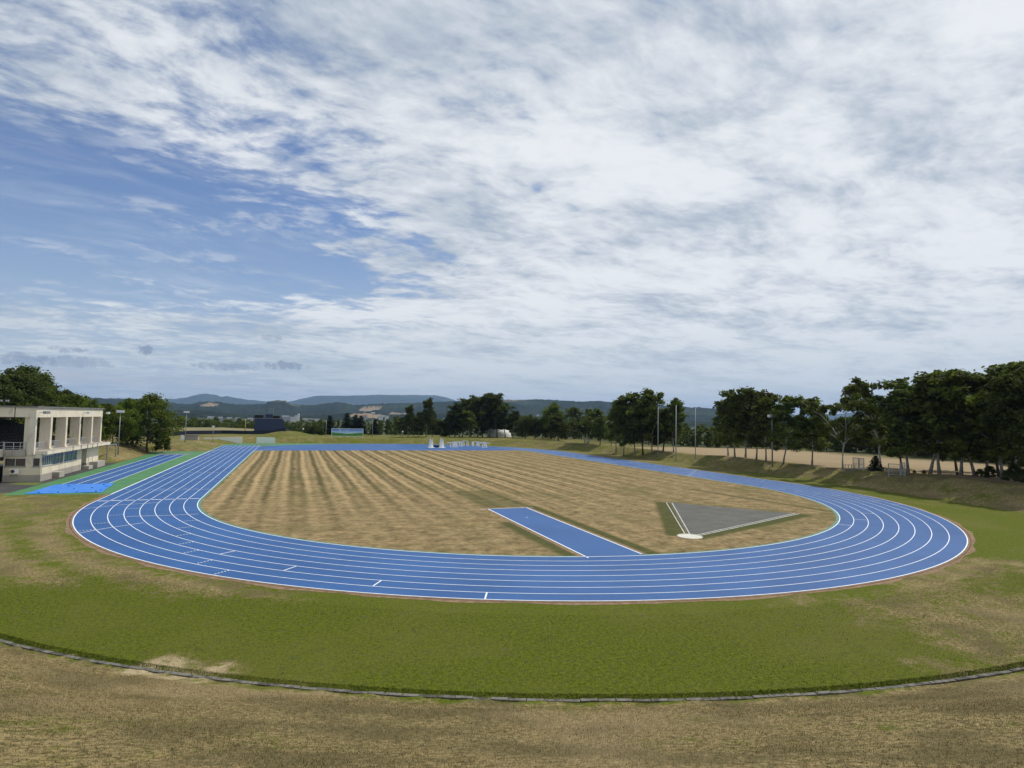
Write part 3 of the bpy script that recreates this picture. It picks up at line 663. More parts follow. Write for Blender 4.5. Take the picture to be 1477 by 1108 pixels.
def make_proto(kind, seed, leafmat, barkmat, nl=16, per=95, size=.019, stems=1, lean=.05, cr=.062, sub=3, fork=0.0):
    """A tree of unit height: trunk mesh (with limbs) and crown mesh."""
    rs = np.random.default_rng(seed); tb = MB(); cents = []; rads = []
    z0 = {'birch': .20, 'open': .36, 'broad': .12, 'tall': .18, 'shrub': .03, 'wide': .18, 'bush': .02}[kind]
    for sidx in range(stems):
        la = rs.random()*6.28 if stems == 1 else sidx*2.1 + .4
        ln = lean*(1 if stems == 1 else 1.8); off = np.array([math.cos(la), math.sin(la), 0])*(0 if stems == 1 else .018)
        top = .90 - .1*rs.random()*(stems > 1)
        if fork: off = off*0
        tp = lambda z: off + np.array([math.cos(la)*ln*max(0,z-fork)*1.2, math.sin(la)*ln*max(0,z-fork)*1.2, z])+ np.array([.012*math.sin(z*9+la*(not fork)), .012*math.cos(z*8), 0])
        zs = np.linspace(0, top, 9); tr0 = .0100 if stems == 1 else .0095
        if kind in ('broad', 'wide'): tr0 = .016
        tb.tube([tp(z) - (np.array([0,0,.02]) if z == 0 else 0) for z in zs], [tr0*(1-.85*z/top)*(1.35 if z == 0 else 1) for z in zs], 7)
        for i in range(max(4, nl//stems)):
            f = (i+.5)/max(4, nl//stems); zst = z0*.9 + (top-.06-z0*.9)*f**.9
            a = i*2.4 + rs.random()*1.1 + la; zend = min(.97, zst + .08 + .16*rs.random())
            rr = env(kind, zend)*(.62 + .42*rs.random()); p0 = tp(zst)
            p1 = tp(zend)*np.array([1,1,0]) + np.array([math.cos(a)*rr, math.sin(a)*rr, zend])
            pm = (p0+p1)/2 + np.array([0,0,-.012 + .03*rs.random()])
            br = max(.0028, tr0*.42*(1-.7*f))
            tb.tube([p0, pm, p1], [br, br*.7, br*.25], 5)
            for q in range(sub):
                t_ = .42 + .58*(q+.6)/sub; p = p0*(1-t_) + p1*t_ + rs.normal(size=3)*np.array([1,1,1.0])*.034 - np.array([0,0,.02])
                cents.append(p); rads.append(cr*(.7 + .65*rs.random())*(1.25 if kind in ('broad','wide','shrub','bush') else 1))
        for q in range(4):
            cents.append(tp(top)+rs.normal(size=3)*.025 + [0,0,.035]); rads.append(cr*.75)
    V = leaves(cents, rads, per, size, rs)
    V[:,2] -= 0
    k = 1.0/np.percentile(V[:,2], 99.9); V *= 1.0
    co = np_mesh('crown', V, quads(V), leafmat); to = tb.build('trunk', barkmat, smooth=True)
    sc = k
    return (to, co, sc)
def make_spruce(seed, nb=20, leafmat=None, per=26, w=.19, size=.022):
    rs = np.random.default_rng(seed); tb = MB(); tb.tube([(0,0,-.02),(0,0,.5),(0,0,.97)], [.017,.011,.003], 6)
    P = []
    for lev in range(nb):
        z = .07 + .90*lev/nb; r = w*(1-z)**.85*(.8+.4*rs.random()) + .012; m = int(9*(1-z)+4)
        for j in range(m):
            a = 6.28*j/m + rs.random()*.7
            for q in range(4):
                t_ = (q+.7)/4; P.append([math.cos(a)*r*t_, math.sin(a)*r*t_, z - .10*r*t_*2 + .01])
    P = np.array(P); V = leaves(P, np.full(len(P), .024), max(3, per//6), size, rs, .5, .6)
    return (tb.build('trunk', BK_D, smooth=True), np_mesh('crown', V, quads(V), leafmat or LF_C), 1.0)
PROTO = {
 'birch': [make_proto('birch', 11+i, LF_B, BK_B, nl=24, per=84, size=.0165, cr=.057) for i in range(3)],
 'open': [make_proto('open', 31+i, LF_B, BK_W, nl=21, per=95, size=.0165, cr=.058, stems=3, lean=.30, fork=.30) for i in range(2)],
 'triple': [make_proto('birch', 37, LF_B, BK_W, nl=24, per=95, size=.020, cr=.085, stems=3, lean=.12)],
 'tall': [make_proto('tall', 41+i, LF_D, BK_B, nl=24, per=90, size=.0165, cr=.055) for i in range(3)],
 'broad': [make_proto('broad', 51+i, LF_G, BK_D, nl=40, per=95, size=.0175, cr=.085, lean=.02) for i in range(2)],
 'wide': [make_proto('wide', 61+i, LF_D, BK_D, nl=34, per=84, size=.0175, cr=.068) for i in range(2)],
 'widegreen': [make_proto('wide', 65+i, LF_G, BK_D, nl=34, per=95, size=.0175, cr=.075) for i in range(2)],
 'shrub': [make_proto('shrub', 71+i, LF_D, BK_D, nl=24, per=80, size=.034, cr=.12) for i in range(2)],
 'shrubgreen': [make_proto('shrub', 75, LF_B, BK_D, nl=20, per=60, size=.040, cr=.13)],
 'spruce': [make_spruce(81+i) for i in range(2)],
 'bushspruce': [make_spruce(91, nb=12, w=.55, size=.05, per=30)],
}
for k_, lst in PROTO.items():
    for (a, b, c) in lst: COL.objects.unlink(a); COL.objects.unlink(b)
CNT = {}
def tree(kind, x, y, top_z, label, name='tree', cat='tree', group=None, wscale=1.0, zoff=0.0, pick=None):
    lst = PROTO[kind]; i = CNT.get(kind, 0); CNT[kind] = i + 1
    t, c, sc = lst[(i if pick is None else pick) % len(lst)]
    z = zg(x, y) + zoff; hgt = (top_z - z)*sc
    root = empty(name, (x, y, z), label, cat, group, rz=random.uniform(0, 6.28), scale=(hgt*wscale, hgt*wscale, hgt))
    for src in (t, c):
        o = src.copy(); COL.objects.link(o); o.parent = root
    return root
def tree_px(kind, px, base, top, label, D=None, **kw):
    p = at_z(px, base, 2.0) if D is None else at_d(px, base, D)
    if D is None: p = at_d(px, base, math.hypot(p[0]-CAM[0], p[1]-CAM[1]) + 3.0)
    Dd = math.hypot(p[0]-CAM[0], p[1]-CAM[1]); tz = at_d(px, top, Dd)[2]
    return tree(kind, p[0], p[1], tz, label, **kw)
G1 = 'birches along the top of the right bank'
BI = 'birch_tree'
for a in (
 ('birch',1052,659,577,'leaning birch at the left end of the clump on the right bank'),
 ('birch',1060,662,562,'tall birch with a forked pale trunk left of the big floodlight'),
 ('birch',1075,663,560,'full crowned birch at the highest point of the bank clump left of the floodlight'),
 ('birch',1090,665,563,'birch with a slanting trunk just left of the big floodlight'),
 ('birch',1103,667,567,'birch standing directly beside the big floodlight on its left'),
 ('birch',1131,670,571,'leaning birch just right of the big floodlight'),
 ('birch',1172,672,573,'lone birch between the floodlight clump and the white forked birch'),
): tree_px(*a, name=BI, cat='birch', group=G1, wscale=1.22)
tree_px('open',1217,679,566,'airy birch with a bright white forked trunk beside the bank fence', name=BI, cat='birch', wscale=1.05, pick=0)
tree_px('open',1270,683,545,'slender open birch rising behind the dark conifer bush', name=BI, cat='birch', wscale=1.1, D=118, pick=1)
G2 = 'dark birches at the right edge of the field'
for a in (
 ('birch',1310,686,546,'dark tree just right of the white fence gate, trunk near the shrubs'),
 ('birch',1345,689,535,'tall dark tree with twin trunks, highest of the right hand grove'),
 ('birch',1357,690,538,'dark birch close behind the twin trunked tree in the right grove'),
 ('birch',1391,693,534,'broad dark tree in the middle of the right grove above the low shrubs'),
 ('birch',1403,693,541,'thin trunked birch beside the broad dark tree in the right grove'),
 ('birch',1424,694,540,'birch between the grove centre and the pale trunk near the right edge'),
 ('birch',1446,698,536,'birch with a pale straight trunk near the right edge of the view'),
 ('birch',1468,700,521,'tallest dark tree cut off by the right edge of the view'),
): tree_px(*a, name='tree', cat='tree', group=G2, wscale=1.42)
for px, D, top, lab in ((1300,124,586,'shadowed tree set back behind the white fence gate'),(1380,122,578,'dense shadowed tree filling the back of the right grove'),
                        (1440,112,570,'dark tree set back in the grove near the right edge'),(1505,101,524,'large tree just beyond the right edge reaching into view')):
    tree_px('wide', px, 680, top, lab, D=D, name='tree', cat='tree', group=G2, wscale=1.05)
G3 = 'trees of the clump beside the thin white masts'
for a in (
 ('birch',888,646,581,'lower birch at the left of the clump by the thin masts'),
 ('birch',901,648,571,'birch in the left half of the clump by the thin masts'),
 ('birch',916,649,566,'tall birch left of centre in the clump by the thin masts'),
 ('birch',942,651,561,'highest birch of the clump, just left of the first thin mast'),
 ('birch',970,652,574,'birch right of the first thin mast, ending the clump'),
 ('wide',928,650,584,'dark leafy tree filling the centre of the clump by the masts'),
 ('wide',957,651,590,'dark low crowned tree between the first two thin masts'),
): tree_px(*a, name='tree', cat='tree', group=G3, wscale=1.12)
tree_px('triple',846,640,588,'small birch with three white trunks at the top of the far right bank', name=BI, cat='birch', wscale=1.5)
tree_px('wide',866,642,602,'rounded shrubby tree between the three trunked birch and the double lamp', name='tree', cat='tree')
tree_px('widegreen',795,634,580,'spreading tree alone above the far right corner of the track', name='tree', cat='tree', wscale=1.15, D=222)
tree_px('wide',806,636,597,'dense round dark tree in front of the spreading corner tree', name='tree', cat='tree', wscale=1.5)
for px, top, lab in ((757,600,'dark low tree right of the white dome'),(771,603,'dark round tree second to the right of the white dome'),(783,604,'low dark tree left of the round corner tree')):
    tree_px('wide', px, 633.5, top, lab, name='tree', cat='tree', wscale=1.3, D=224)
G4 = 'tall trees of the grove behind the far bend'
for px, top, kd, D, lab in (
 (648,590,'tall',236,'lower tree at the left end of the tall grove behind the hurdles'),
 (657,581,'tall',238,'slim tree second from the left of the tall grove behind the hurdles'),
 (667,575,'tall',233,'tall tree with a pointed top in the left part of the far grove'),
 (679,570,'tall',240,'tall tree left of the middle of the far grove'),
 (690,569,'tall',234,'narrow tall tree at the middle of the far grove'),
 (704,567,'tall',238,'highest tree of the far grove, above the left side of the white dome'),
 (716,568,'tall',236,'tall tree with a broad top directly above the white dome'),
 (728,581,'tall',234,'tree on the right shoulder of the far grove above the white dome'),
 (740,592,'tall',236,'last and lowest tree at the right end of the far grove'),
 (677,592,'birch',226,'paler birch in front of the dark middle of the far grove'),
 (695,600,'wide',242,'dark tree deep in the shade of the far grove'),
 (662,604,'wide',244,'dark bushy tree deep in the left of the far grove'),
 (724,600,'wide',246,'dark bushy tree behind the white dome'),
): tree_px(kd, px, 631, top, lab, D=D, name='tree', cat='tree', group=G4, wscale=1.6)
for px, top, kd, D, lab in (
 (614,574,'tall',228,'tall pale trunked tree standing free left of the far grove'),
 (623,590,'tall',236,'shorter tree at the right foot of the free standing tall tree'),
 (604,594,'tall',238,'short tree filling the gap left of the free standing tall tree'),
 (588,584,'tall',228,'mid sized tree with a light trunk left of the white lamp globe gap'),
 (597,600,'tall',236,'dark short tree between the two free standing trees'),
 (578,602,'tall',240,'small tree at the left of the mid sized light trunked tree'),
 (637,607,'shrub',236,'reddish dark spreading shrub tree left of the far grove')): tree_px(kd, px, 630.5, top, lab, D=D, name='tree', cat='tree', wscale=1.2)
for px, top, lab in ((475,598,'dark spruce left of the picture board'),(500,594,'tallest dark spruce rising behind the picture board'),(512,597,'second spruce close to the tallest one behind the picture board'),
                     (520,598,'spruce behind the right end of the picture board'),(540,604,'shorter dark spruce right of the tall lamp by the picture board')):
    tree_px('spruce', px, 629, top, lab, D=248, name='spruce_tree', cat='spruce', wscale=2.0)
for px, top, lab in ((452,613,'dark shrub at the foot of the straw mound'),(462,617,'second dark shrub between the mound and the picture board'),(446,618,'small dark shrub on the right flank of the straw mound')):
    tree_px('shrub', px, 629, top, lab, D=228, name='shrub', cat='shrub')
# left side
tree_px('broad',213,640,567,'big leafy tree with the rounded crown at the end of the left trees', D=158, name='tree', cat='tree', wscale=1.05, pick=0)
tree_px('broad',184,641,575,'leafy tree behind the left lamp pole', D=156, name='tree', cat='tree', wscale=1.0, pick=1)
tree_px('broad',163,642,585,'leafy tree nearest the grandstand roof', D=152, name='tree', cat='tree', wscale=1.0, pick=0)
tree_px('shrubgreen',235,638,621,'small sapling standing right of the big rounded tree', D=158, name='sapling', cat='sapling', wscale=.7)
for i, (px, D, top, kd, lab) in enumerate((
 (10,154,533,'wide','tall tree above the left end of the grandstand roof'),(29,158,527,'wide','highest tree on the hillside behind the grandstand'),
 (48,164,538,'birch','tree on the hillside right of the highest one'),(66,170,550,'wide','mid height tree on the hillside behind the grandstand roof'),
 (86,176,562,'wide','tree where the hillside wood steps down behind the roof'),(105,150,570,'widegreen','tree above the middle of the grandstand facade'),
 (124,143,576,'widegreen','tree above the right part of the grandstand roof'),(145,146,582,'widegreen','low tree above the right end of the grandstand roof'),
 (-14,150,536,'wide','tree at the left edge above the grandstand roof'),(8,149,560,'widegreen','brighter low tree close behind the left end of the roof'),
 (58,164,574,'wide','dark low tree close behind the middle of the roof'),(92,182,586,'wide','dark low tree seen through the grandstand openings'),(125,150,592,'wide','low tree behind the far grandstand bays'))):
    tree_px(kd, px, 640, top, lab, D=D, name='tree', cat='tree', group='trees on the hillside behind the grandstand', wscale=1.12)

# belts of woodland, each tree on its own
def far_proto(seed, kind, leafmat):
    rs = np.random.default_rng(seed); cents, rads = [], []
    w_ = {'round': .30, 'poplar': .17}[kind]
    for i in range(26):
        z = .06 + .88*(i+.5)/26; r = w_*math.sin(PI*((z+.05)/1.08))**.5*math.sqrt(rs.random()); a = rs.random()*6.28
        cents.append([r*math.cos(a), r*math.sin(a), z]); rads.append(.085*(.8+.5*rs.random()))
    V = leaves(cents, rads, 42, .030, rs)
    tb = MB(); tb.tube([(0,0,-.02),(0.01,0,.4),(0,0,.85)], [.018,.013,.004], 5)
    v2 = np.array(tb.v); f2 = [f for f in tb.f if len(f) == 4]
    Vall = np.concatenate([V, v2]); Fa = np.concatenate([quads(V), np.array(f2) + len(V)])
    o = np_mesh('wood_tree', Vall, Fa, [leafmat, BK_D])
    mi = np.zeros(len(Fa), np.int32); mi[len(V)//4:] = 1; o.data.polygons.foreach_set('material_index', mi)
    COL.objects.unlink(o); return o
FP = {'round': [far_proto(101+i, 'round', LF_D) for i in range(3)], 'green': [far_proto(111+i, 'round', LF_B) for i in range(2)], 'poplar': [far_proto(121+i, 'poplar', LF_B) for i in range(2)]}
def belt(n, px0, px1, Dfun, topfun, kinds, label, group, name='wood_tree', ws=(1.0,1.5)):
    for i in range(n):
        px = px0 + (px1-px0)*(i + random.uniform(-.4,.4) + .5)/n; D = Dfun(px)*random.uniform(1.0, 1.10)
        g = at_d(px, 600, D); x, y = g[0], g[1]; tz = at_d(px, topfun(px) + random.gauss(0, 2.0), D)[2]; z = zg(x, y)
        hgt = max(3.0, tz - z); src = random.choice(FP[random.choice(kinds)])
        o = src.copy(); o.name = name; COL.objects.link(o); o.location = (x, y, z); o.rotation_euler = (0, 0, random.uniform(0, 6.28))
        q = hgt*random.uniform(*ws); q = min(q, 14.0); o.scale = (q, q, hgt); tag(o, label, 'tree', group)
I_ = lambda xs, ys: (lambda p: float(np.interp(p, xs, ys)))
belt(42, 236, 470, lambda p: 345, I_([236,300,370,430,470],[601,604,606,609,609]), ['green','round','green'], 'small tree in the woodland behind the ball field fence', 'woodland behind the ball field')
belt(34, 240, 480, lambda p: 300, I_([236,300,370,430,480],[608,610,611,611,609]), ['green','green','round'], 'small tree at the front of the woodland behind the ball field', 'front row of the woodland behind the ball field')
belt(18, 545, 640, lambda p: 262, I_([545,580,640],[607,603,603]), ['poplar'], 'slim tree in the even row behind the picture board lamp', 'even row of slim trees beyond the far bank', ws=(.8,1.1))
belt(30, 460, 770, lambda p: 285, I_([460,560,700,770],[607,606,602,604]), ['round','green'], 'background tree in the wood behind the far grove', 'background wood behind the far bend')
FD = I_([740,880,1000,1140,1220,1300,1380,1500],[236,206,184,190,186,176,164,142])
belt(66, 745, 1510, FD, I_([740,860,1000,1100,1250,1510],[606,607,616,612,606,602]), ['round','round','green'], 'tree in the front of the dark wood beyond the pale field', 'front row of the dark wood beyond the pale field', ws=(1.1,1.7))
belt(56, 745, 1520, lambda p: FD(p)*1.10, I_([740,860,1000,1100,1250,1510],[603,605,612,609,600,594]), ['round'], 'tree in the back of the dark wood beyond the pale field', 'back rows of the dark wood beyond the pale field', ws=(1.1,1.7))
# shrubs along the right bank
tree_px('bushspruce',1263,682.5,656,'dark low conifer bush with spreading branches between two fence gates', name='conifer_bush', cat='conifer', wscale=1.0)
for px, b, tp, lab in ((1303,687,680,'small leafy shrub right of the white fence gate'),(1319,688,678,'low shrub left of the twin trunked dark tree'),(1333,689,678,'low shrub at the foot of the twin trunked dark tree'),
    (1372,692,684,'little shrub in the gap right of the twin trunked tree'),(1381,692,681,'shrub at the foot of the broad dark tree'),(1413,694,676,'tall shrub between the thin birch trunks'),
    (1428,696,672,'leafy shrub left of the pale straight trunk'),(1462,700,668,'dense shrub near the right edge of the view'),(1476,703,676,'dense shrub cut by the right edge of the view')):
    tree_px('shrub', px, b, tp, lab, name='shrub', cat='shrub', group='low shrubs along the right bank')

# ------------------------------------------------------------------ grandstand
def wall_fn(c0, c1, stain):
    def fn(t, b):
        p = t.node('ShaderNodeNewGeometry').outputs['Position']
        n = t.noise(t.vec('MULTIPLY', p, (1,1,.35)), 1.3, 5, .65); n2 = t.noise(p, .25, 3); n3 = t.noise(t.vec('MULTIPLY', p, (4,4,.3)), 1.0, 4, .6)
        c = t.mix(t.ramp(n2, .35, .65), c0, c1); c = t.mix(t.ramp(n, .52, .78, 0, stain), c, (.26,.23,.19)); c = t.mix(t.ramp(n3, .58, .75, 0, stain*.8), c, (.2,.18,.15))
        t.put(b.inputs['Base Color'], c)
    return fn
CREAM = mat('cream_render', wall_fn((.68,.605,.47),(.76,.68,.53), .6), rough=.9, spec=.2)
STAIN = mat('stained_render', wall_fn((.48,.43,.36),(.40,.36,.31), .95), rough=.95, spec=.15)
CONC = mat('bare_concrete', wall_fn((.36,.33,.29),(.42,.39,.34), .7), rough=.95, spec=.15)
ROOFM = mat('roof_edge', col=(.17,.17,.155), rough=.7, vary=.15)
GLASS = mat('teal_glass', col=(.028,.055,.062), rough=.08, spec=.7, vary=.35, vscale=.8)
DGLASS = mat('dark_glass', col=(.018,.018,.016), rough=.1, spec=.6)
ALU = mat('aluminium', col=(.50,.52,.54), rough=.4, spec=.5, metal=.3)
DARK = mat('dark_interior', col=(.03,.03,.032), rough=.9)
SEATM = mat('dark_seat', col=(.022,.022,.030), rough=.6)
STEEL = mat('galvanised_steel', col=(.30,.31,.31), rough=.5, metal=.4, vary=.12)
WSTEEL = mat('white_steel', col=(.86,.86,.83), rough=.5, vary=.05)
LAMP = mat('lamp_housing', col=(.72,.73,.74), rough=.4)
DSTEEL = mat('dark_steel', col=(.055,.055,.058), rough=.6)
gs = empty('grandstand', (-60, 34, 0), 'cream two storey grandstand with open fin pillared upper deck and flat roof', 'grandstand')
OX = np.array([60, -34, 0.0])
class GB(MB):
    def box(s, x0, x1, y0, y1, z0, z1): return MB.box(s, x0+60, x1+60, y0-34, y1-34, z0, z1)
    def bar(s, a, b, w, h=None): return MB.bar(s, np.array(a)+OX, np.array(b)+OX, w, h)
XF, XA, XB, XS = -59.3, -58.6, -59.15, -58.0
m = GB()   # lower storey walls
m.box(-62.6, -62.47, 21.0, 21.4, .9, 3.5); m.box(-62.47, -60.26, 21.0, 21.4, .9, 2.0); m.box(-62.47, -60.26, 21.0, 21.4, 3.06, 3.3)
m.box(-60.26, -59.5, 21.0, 21.4, .9, 3.5); m.box(-59.5, -58.75, 21.0, 21.4, .9, 1.98); m.box(-59.5, -58.75, 21.0, 21.4, 3.08, 3.5); m.box(-58.75, XA, 21.0, 21.15, .9, 3.5)
m.box(-59.1, XA, 21.4, 24.9, .9, 1.95); m.box(-59.1, XA, 21.4, 24.9, 3.3, 3.5)
m.box(-59.6, XB, 24.9, 36.4, .9, 1.75); m.box(-59.6, XB, 24.9, 36.4, 3.3, 3.5)
for a, b in ((24.9,25.2),(30.6,31.1),(36.4,38.6)): m.box(-59.6, XB, a, b, 1.75, 3.3)
m.box(-59.6, XB, 36.4, 38.6, .9, 1.75); m.box(-59.6, XB, 36.4, 47.2, 3.3, 3.5)
m.box(-60.9, -60.6, 38.6, 41.0, .9, 3.3); m.box(-60.6, XB, 41.0, 47.2, .9, 3.3); m.box(-74, -60.6, 46.8, 47.2, .9, 3.5); m.box(-74, -73.6, 21.4, 46.8, 0, 3.5)
m.build('wall', CREAM, gs)
m = GB(); m.box(-62.6, XA+.02, 20.97, 21.45, 0, .9); m.box(-59.1, XA+.02, 21.45, 24.9, 0, .9); m.box(-59.6, XB+.03, 24.9, 38.6, 0, .9); m.box(-60.6, XB+.03, 41.0, 47.22, 0, .9); m.box(-60.9, -60.55, 38.6, 41.0, 0, .9)
m.build('plinth', CONC, gs)
m = GB(); m.box(-72, XS, 21.05, 49.3, 3.52, 3.93); m.build('balcony_slab', CREAM, gs)
m = GB(); m.box(-60.3, XS-.05, 21.1, 49.25, 3.934, 3.96); m.build('balcony_floor', CONC, gs)
m = GB(); m.box(-62.6, -60.3, 20.75, 21.0, 3.3, 4.15); m.build('parapet', STAIN, gs, )
FY = [(20.5,21.04),(25.6,26.25),(31.4,32.05),(37.3,37.95),(43.2,43.85),(48.1,48.75)]
for i, (a, b) in enumerate(FY):
    m = GB(); z0 = 3.96
    if i == 0: m.box(-59.98, XF, 20.5, 20.97, 3.53, 8.37); m.box(-60.6, -59.98, 20.9, 21.3, 3.53, 8.37)
    else: m.box(-60.55, XF, a, b, z0, 8.37); m.box(-60.6, XF+.12, a-.08, b+.08, z0, z0+.14)
    m.build('pillar', CREAM, gs)
m = GB(); m.box(-61.0, XF+.02, 20.46, 48.8, 8.37, 9.64); m.box(-77, -61.0, 20.46, 21.1, 8.37, 9.64); m.box(-77, -61.0, 48.2, 48.8, 8.37, 9.64); 
m.build('roof_beam', CREAM, gs)
m = GB()
for x in (-61.55, -63.2, -64.9): m.box(x-.045, x+.045, 20.44, 20.462, 8.37, 9.64)
m.build('beam_joint', DSTEEL, gs)
m = GB(); m.box(-77.2, XF+.22, 20.25, 49.0, 9.642, 9.83); m.build('roof', ROOFM, gs)
m = GB()
for y in (26, 37.6, 47.5):
    m.box(-72.4, -71.9, y-.3, y+.3, 3.5, 8.4)
m.box(-66.2, -65.8, 27, 27.5, 3.9, 8.4)
m.build('rear_column', CREAM, gs)
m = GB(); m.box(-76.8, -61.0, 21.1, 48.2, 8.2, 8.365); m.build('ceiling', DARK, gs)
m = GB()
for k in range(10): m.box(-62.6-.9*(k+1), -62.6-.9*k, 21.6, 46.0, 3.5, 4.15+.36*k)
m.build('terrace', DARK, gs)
for k in range(10):
    m = GB()
    for j in range(22): m.box(-62.6-.9*k-.62, -62.6-.9*k-.2, 22+1.08*j, 22.9+1.08*j, 4.15+.36*k+.003, 4.42+.36*k)
    m.build('seat_row', SEATM, gs)
# curved tan wall panels at the rear of the deck
m = GB(); m.box(-71.2, -70.9, 40, 44.5, 3.5, 6.6); m.box(-71.2, -70.9, 33, 36.0, 3.5, 6.0); m.box(-77, -76.6, 21.1, 30, 3.5, 8.2); m.build('rear_wall', STAIN, gs)
def window(y0, y1, z0, z1, X, nm, gl=GLASS):
    p = GB(); p.box(X-.12, X-.08, y0, y1, z0, z1); o = p.build('window', gl, gs)
    q = GB(); q.box(X-.09, X-.02, y0, y1, z0-.02, z0+.07); q.box(X-.09, X-.02, y0, y1, z1-.07, z1)
    for j in range(nm+1):
        yy = y0 + (y1-y0)*j/nm; q.box(X-.085, X-.025, max(y0, yy-.04), min(y1, yy+.04), z0+.07, z1-.07)
    q.build('frame', ALU, o)
    s = GB(); s.box(X-.12, X+.06, y0-.05, y1+.05, z0-.085, z0-.022); s.build('sill', CONC, o)
def window_x(x0, x1, z0, z1, Yp, nm, gl=DGLASS):
    p = GB(); p.box(x0, x1, Yp+.1, Yp+.14, z0, z1); o = p.build('window', gl, gs)
    q = GB(); q.box(x0, x1, Yp+.03, Yp+.09, z0, z0+.06); q.box(x0, x1, Yp+.03, Yp+.09, z1-.06, z1)
    for j in range(nm+1):
        xx = x0 + (x1-x0)*j/nm; q.box(max(x0, xx-.04), min(x1, xx+.04), Yp+.035, Yp+.085, z0+.06, z1-.06)
    q.build('frame', ALU, o)
    s = GB(); s.box(x0-.06, x1+.06, Yp-.07, Yp+.1, z0-.07, z0-.003); s.build('sill', DSTEEL, o)
window(21.4, 24.85, 1.97, 3.3, XA, 5); window(25.2, 30.6, 1.77, 3.3, XB, 4); window(31.1, 36.4, 1.77, 3.3, XB, 3)
window_x(-62.47, -60.26, 2.0, 3.06, 21.0, 2); window_x(-59.5, -58.75, 1.98, 3.08, 21.0, 1)
m = GB(); m.box(-60.58, -60.52, 39.2, 40.5, .9, 3.1); d_ = m.build('door', DGLASS, gs); m = GB(); m.box(-60.52, -60.44, 40.25, 40.32, 1.7, 2.2); m.build('handle', ALU, d_)
for (a, b, c, z) in ((26.3,28.2,1.0,.75),(42.6,46.8,1.15,.95),(39.0,41.0,.95,.55)):
    m = GB(); m.box(XB+.03, XB+c, a, b, 0, z)
    if z > .9: m.box(XB+.03, XB+.5, a-2.0, a, 0, .35)
    m.build('step', CONC, gs)
m = GB()
for (a, b) in ((38.9,40.9),): 
    m.bar((-58.3,a,1.0),(-58.3,a,2.0),.05); m.bar((-58.3,b,1.0),(-58.3,b,2.0),.05); m.bar((-58.3,a,2.0),(-58.3,b,2.0),.05); m.bar((-58.3,a,1.5),(-58.3,b,1.5),.04)
m.build('handrail', ALU, gs)
for i in range(5):
    a, b = FY[i][1]+.02, FY[i+1][0]-.02; m = GB(); X = -59.75
    m.bar((X,a,5.02),(X,b,5.02),.05); m.bar((X,a,4.15),(X,b,4.15),.04)
    for j in range(3): yy = a + (b-a)*(j+.5)/3; m.bar((X,yy,3.95),(X,yy,5.0),.05)
    for j in range(26): yy = a + (b-a)*(j+.5)/26; m.bar((X,yy,4.17),(X,yy,5.0),.022)
    m.build('railing', ALU, gs)
m = GB()
m.bar((-62.6,20.85,5.1),(-60.3,20.85,5.1),.05); m.bar((-62.6,20.85,4.6),(-60.3,20.85,4.6),.035); m.bar((-62.6,20.85,4.3),(-60.3,20.85,4.3),.035)
for x in (-62.55,-61.6,-60.9,-60.35): m.bar((x,20.85,4.15),(x,20.85,5.1),.05)
m.bar((-62.65,21.0,5.15),(-62.65,8,5.15),.05); m.bar((-62.65,21.0,4.7),(-62.65,8,4.7),.035)
for y in np.arange(8, 21, 1.6): m.bar((-62.65,y,4.25),(-62.65,y,5.15),.05)
m.build('railing', ALU, gs)
m = GB(); m.box(-62.95, -62.62, 8, 20.95, 3.25, 4.25); m.build('side_parapet', CREAM, gs)
m = GB(); m.box(-63.3, -62.95, 8, 19.4, 0, 3.25); m.box(-63.3, -62.95, 20.6, 20.95, 0, 3.25); m.box(-72, -62.95, 8.0, 20.95, 3.25, 3.5); m.build('side_wall', CREAM, gs)
m = GB(); m.box(-63.25, -63.2, 19.4, 20.6, 0, 2.4); m.build('side_door', DARK, gs)
m = GB()
for y in (30.5, 34.0, 37.0, 39.5, 42.0): m.box(XS, XS+.05, y-.05, y+.05, 3.40, 4.15)
m.build('drain_pipe', DSTEEL, gs)
# air conditioner
ac = empty('air_conditioner', (-61.3, 20.7, 1.1), 'white air conditioner unit under the dark window of the grandstand', 'air conditioner')
m = MB(); m.box(-.42, .42, -.17, .17, 0, .62); m.build('casing', WSTEEL, ac)
m = MB(); m.tube([(-.12,-.172,.31),(-.12,-.19,.31)], .23, 18); m.build('fan_grille', DSTEEL, ac)
m = MB(); m.bar((-.35,.1,-.03),(-.35,-.15,-.03),.04); m.bar((.35,.1,-.03),(.35,-.15,-.03),.04); m.bar((-.35,.25,-.03),(.35,.25,-.03),.04); m.bar((-.35,.22,-.4),(-.35,-.12,-.05),.03); m.bar((.35,.22,-.4),(.35,-.12,-.05),.03)
m.build('bracket', STEEL, ac)
for y, lab in ((21.3,'cluster of three floodlights on the near corner of the grandstand roof beam'),(38.5,'pair of floodlights in the middle of the grandstand roof beam'),(48.9,'white floodlight on the far end of the grandstand roof beam')):
    fl = empty('roof_floodlight', (-59.25, y, 9.0), lab, 'floodlight', 'floodlights fixed along the grandstand roof beam')
    m = MB(); m.bar((0,0,0),(.7,0,.1),.06); m.bar((.7,-.55,.1),(.7,.55,.1),.06); m.build('bracket', DSTEEL, fl)
    for q in (-.5, 0, .5)[:(3 if y < 30 else 2)]:
        m = MB(); m.box(.62, .98, q-.2, q+.2, -.15, .2); m.build('lamp', LAMP if y > 30 else STEEL, fl)
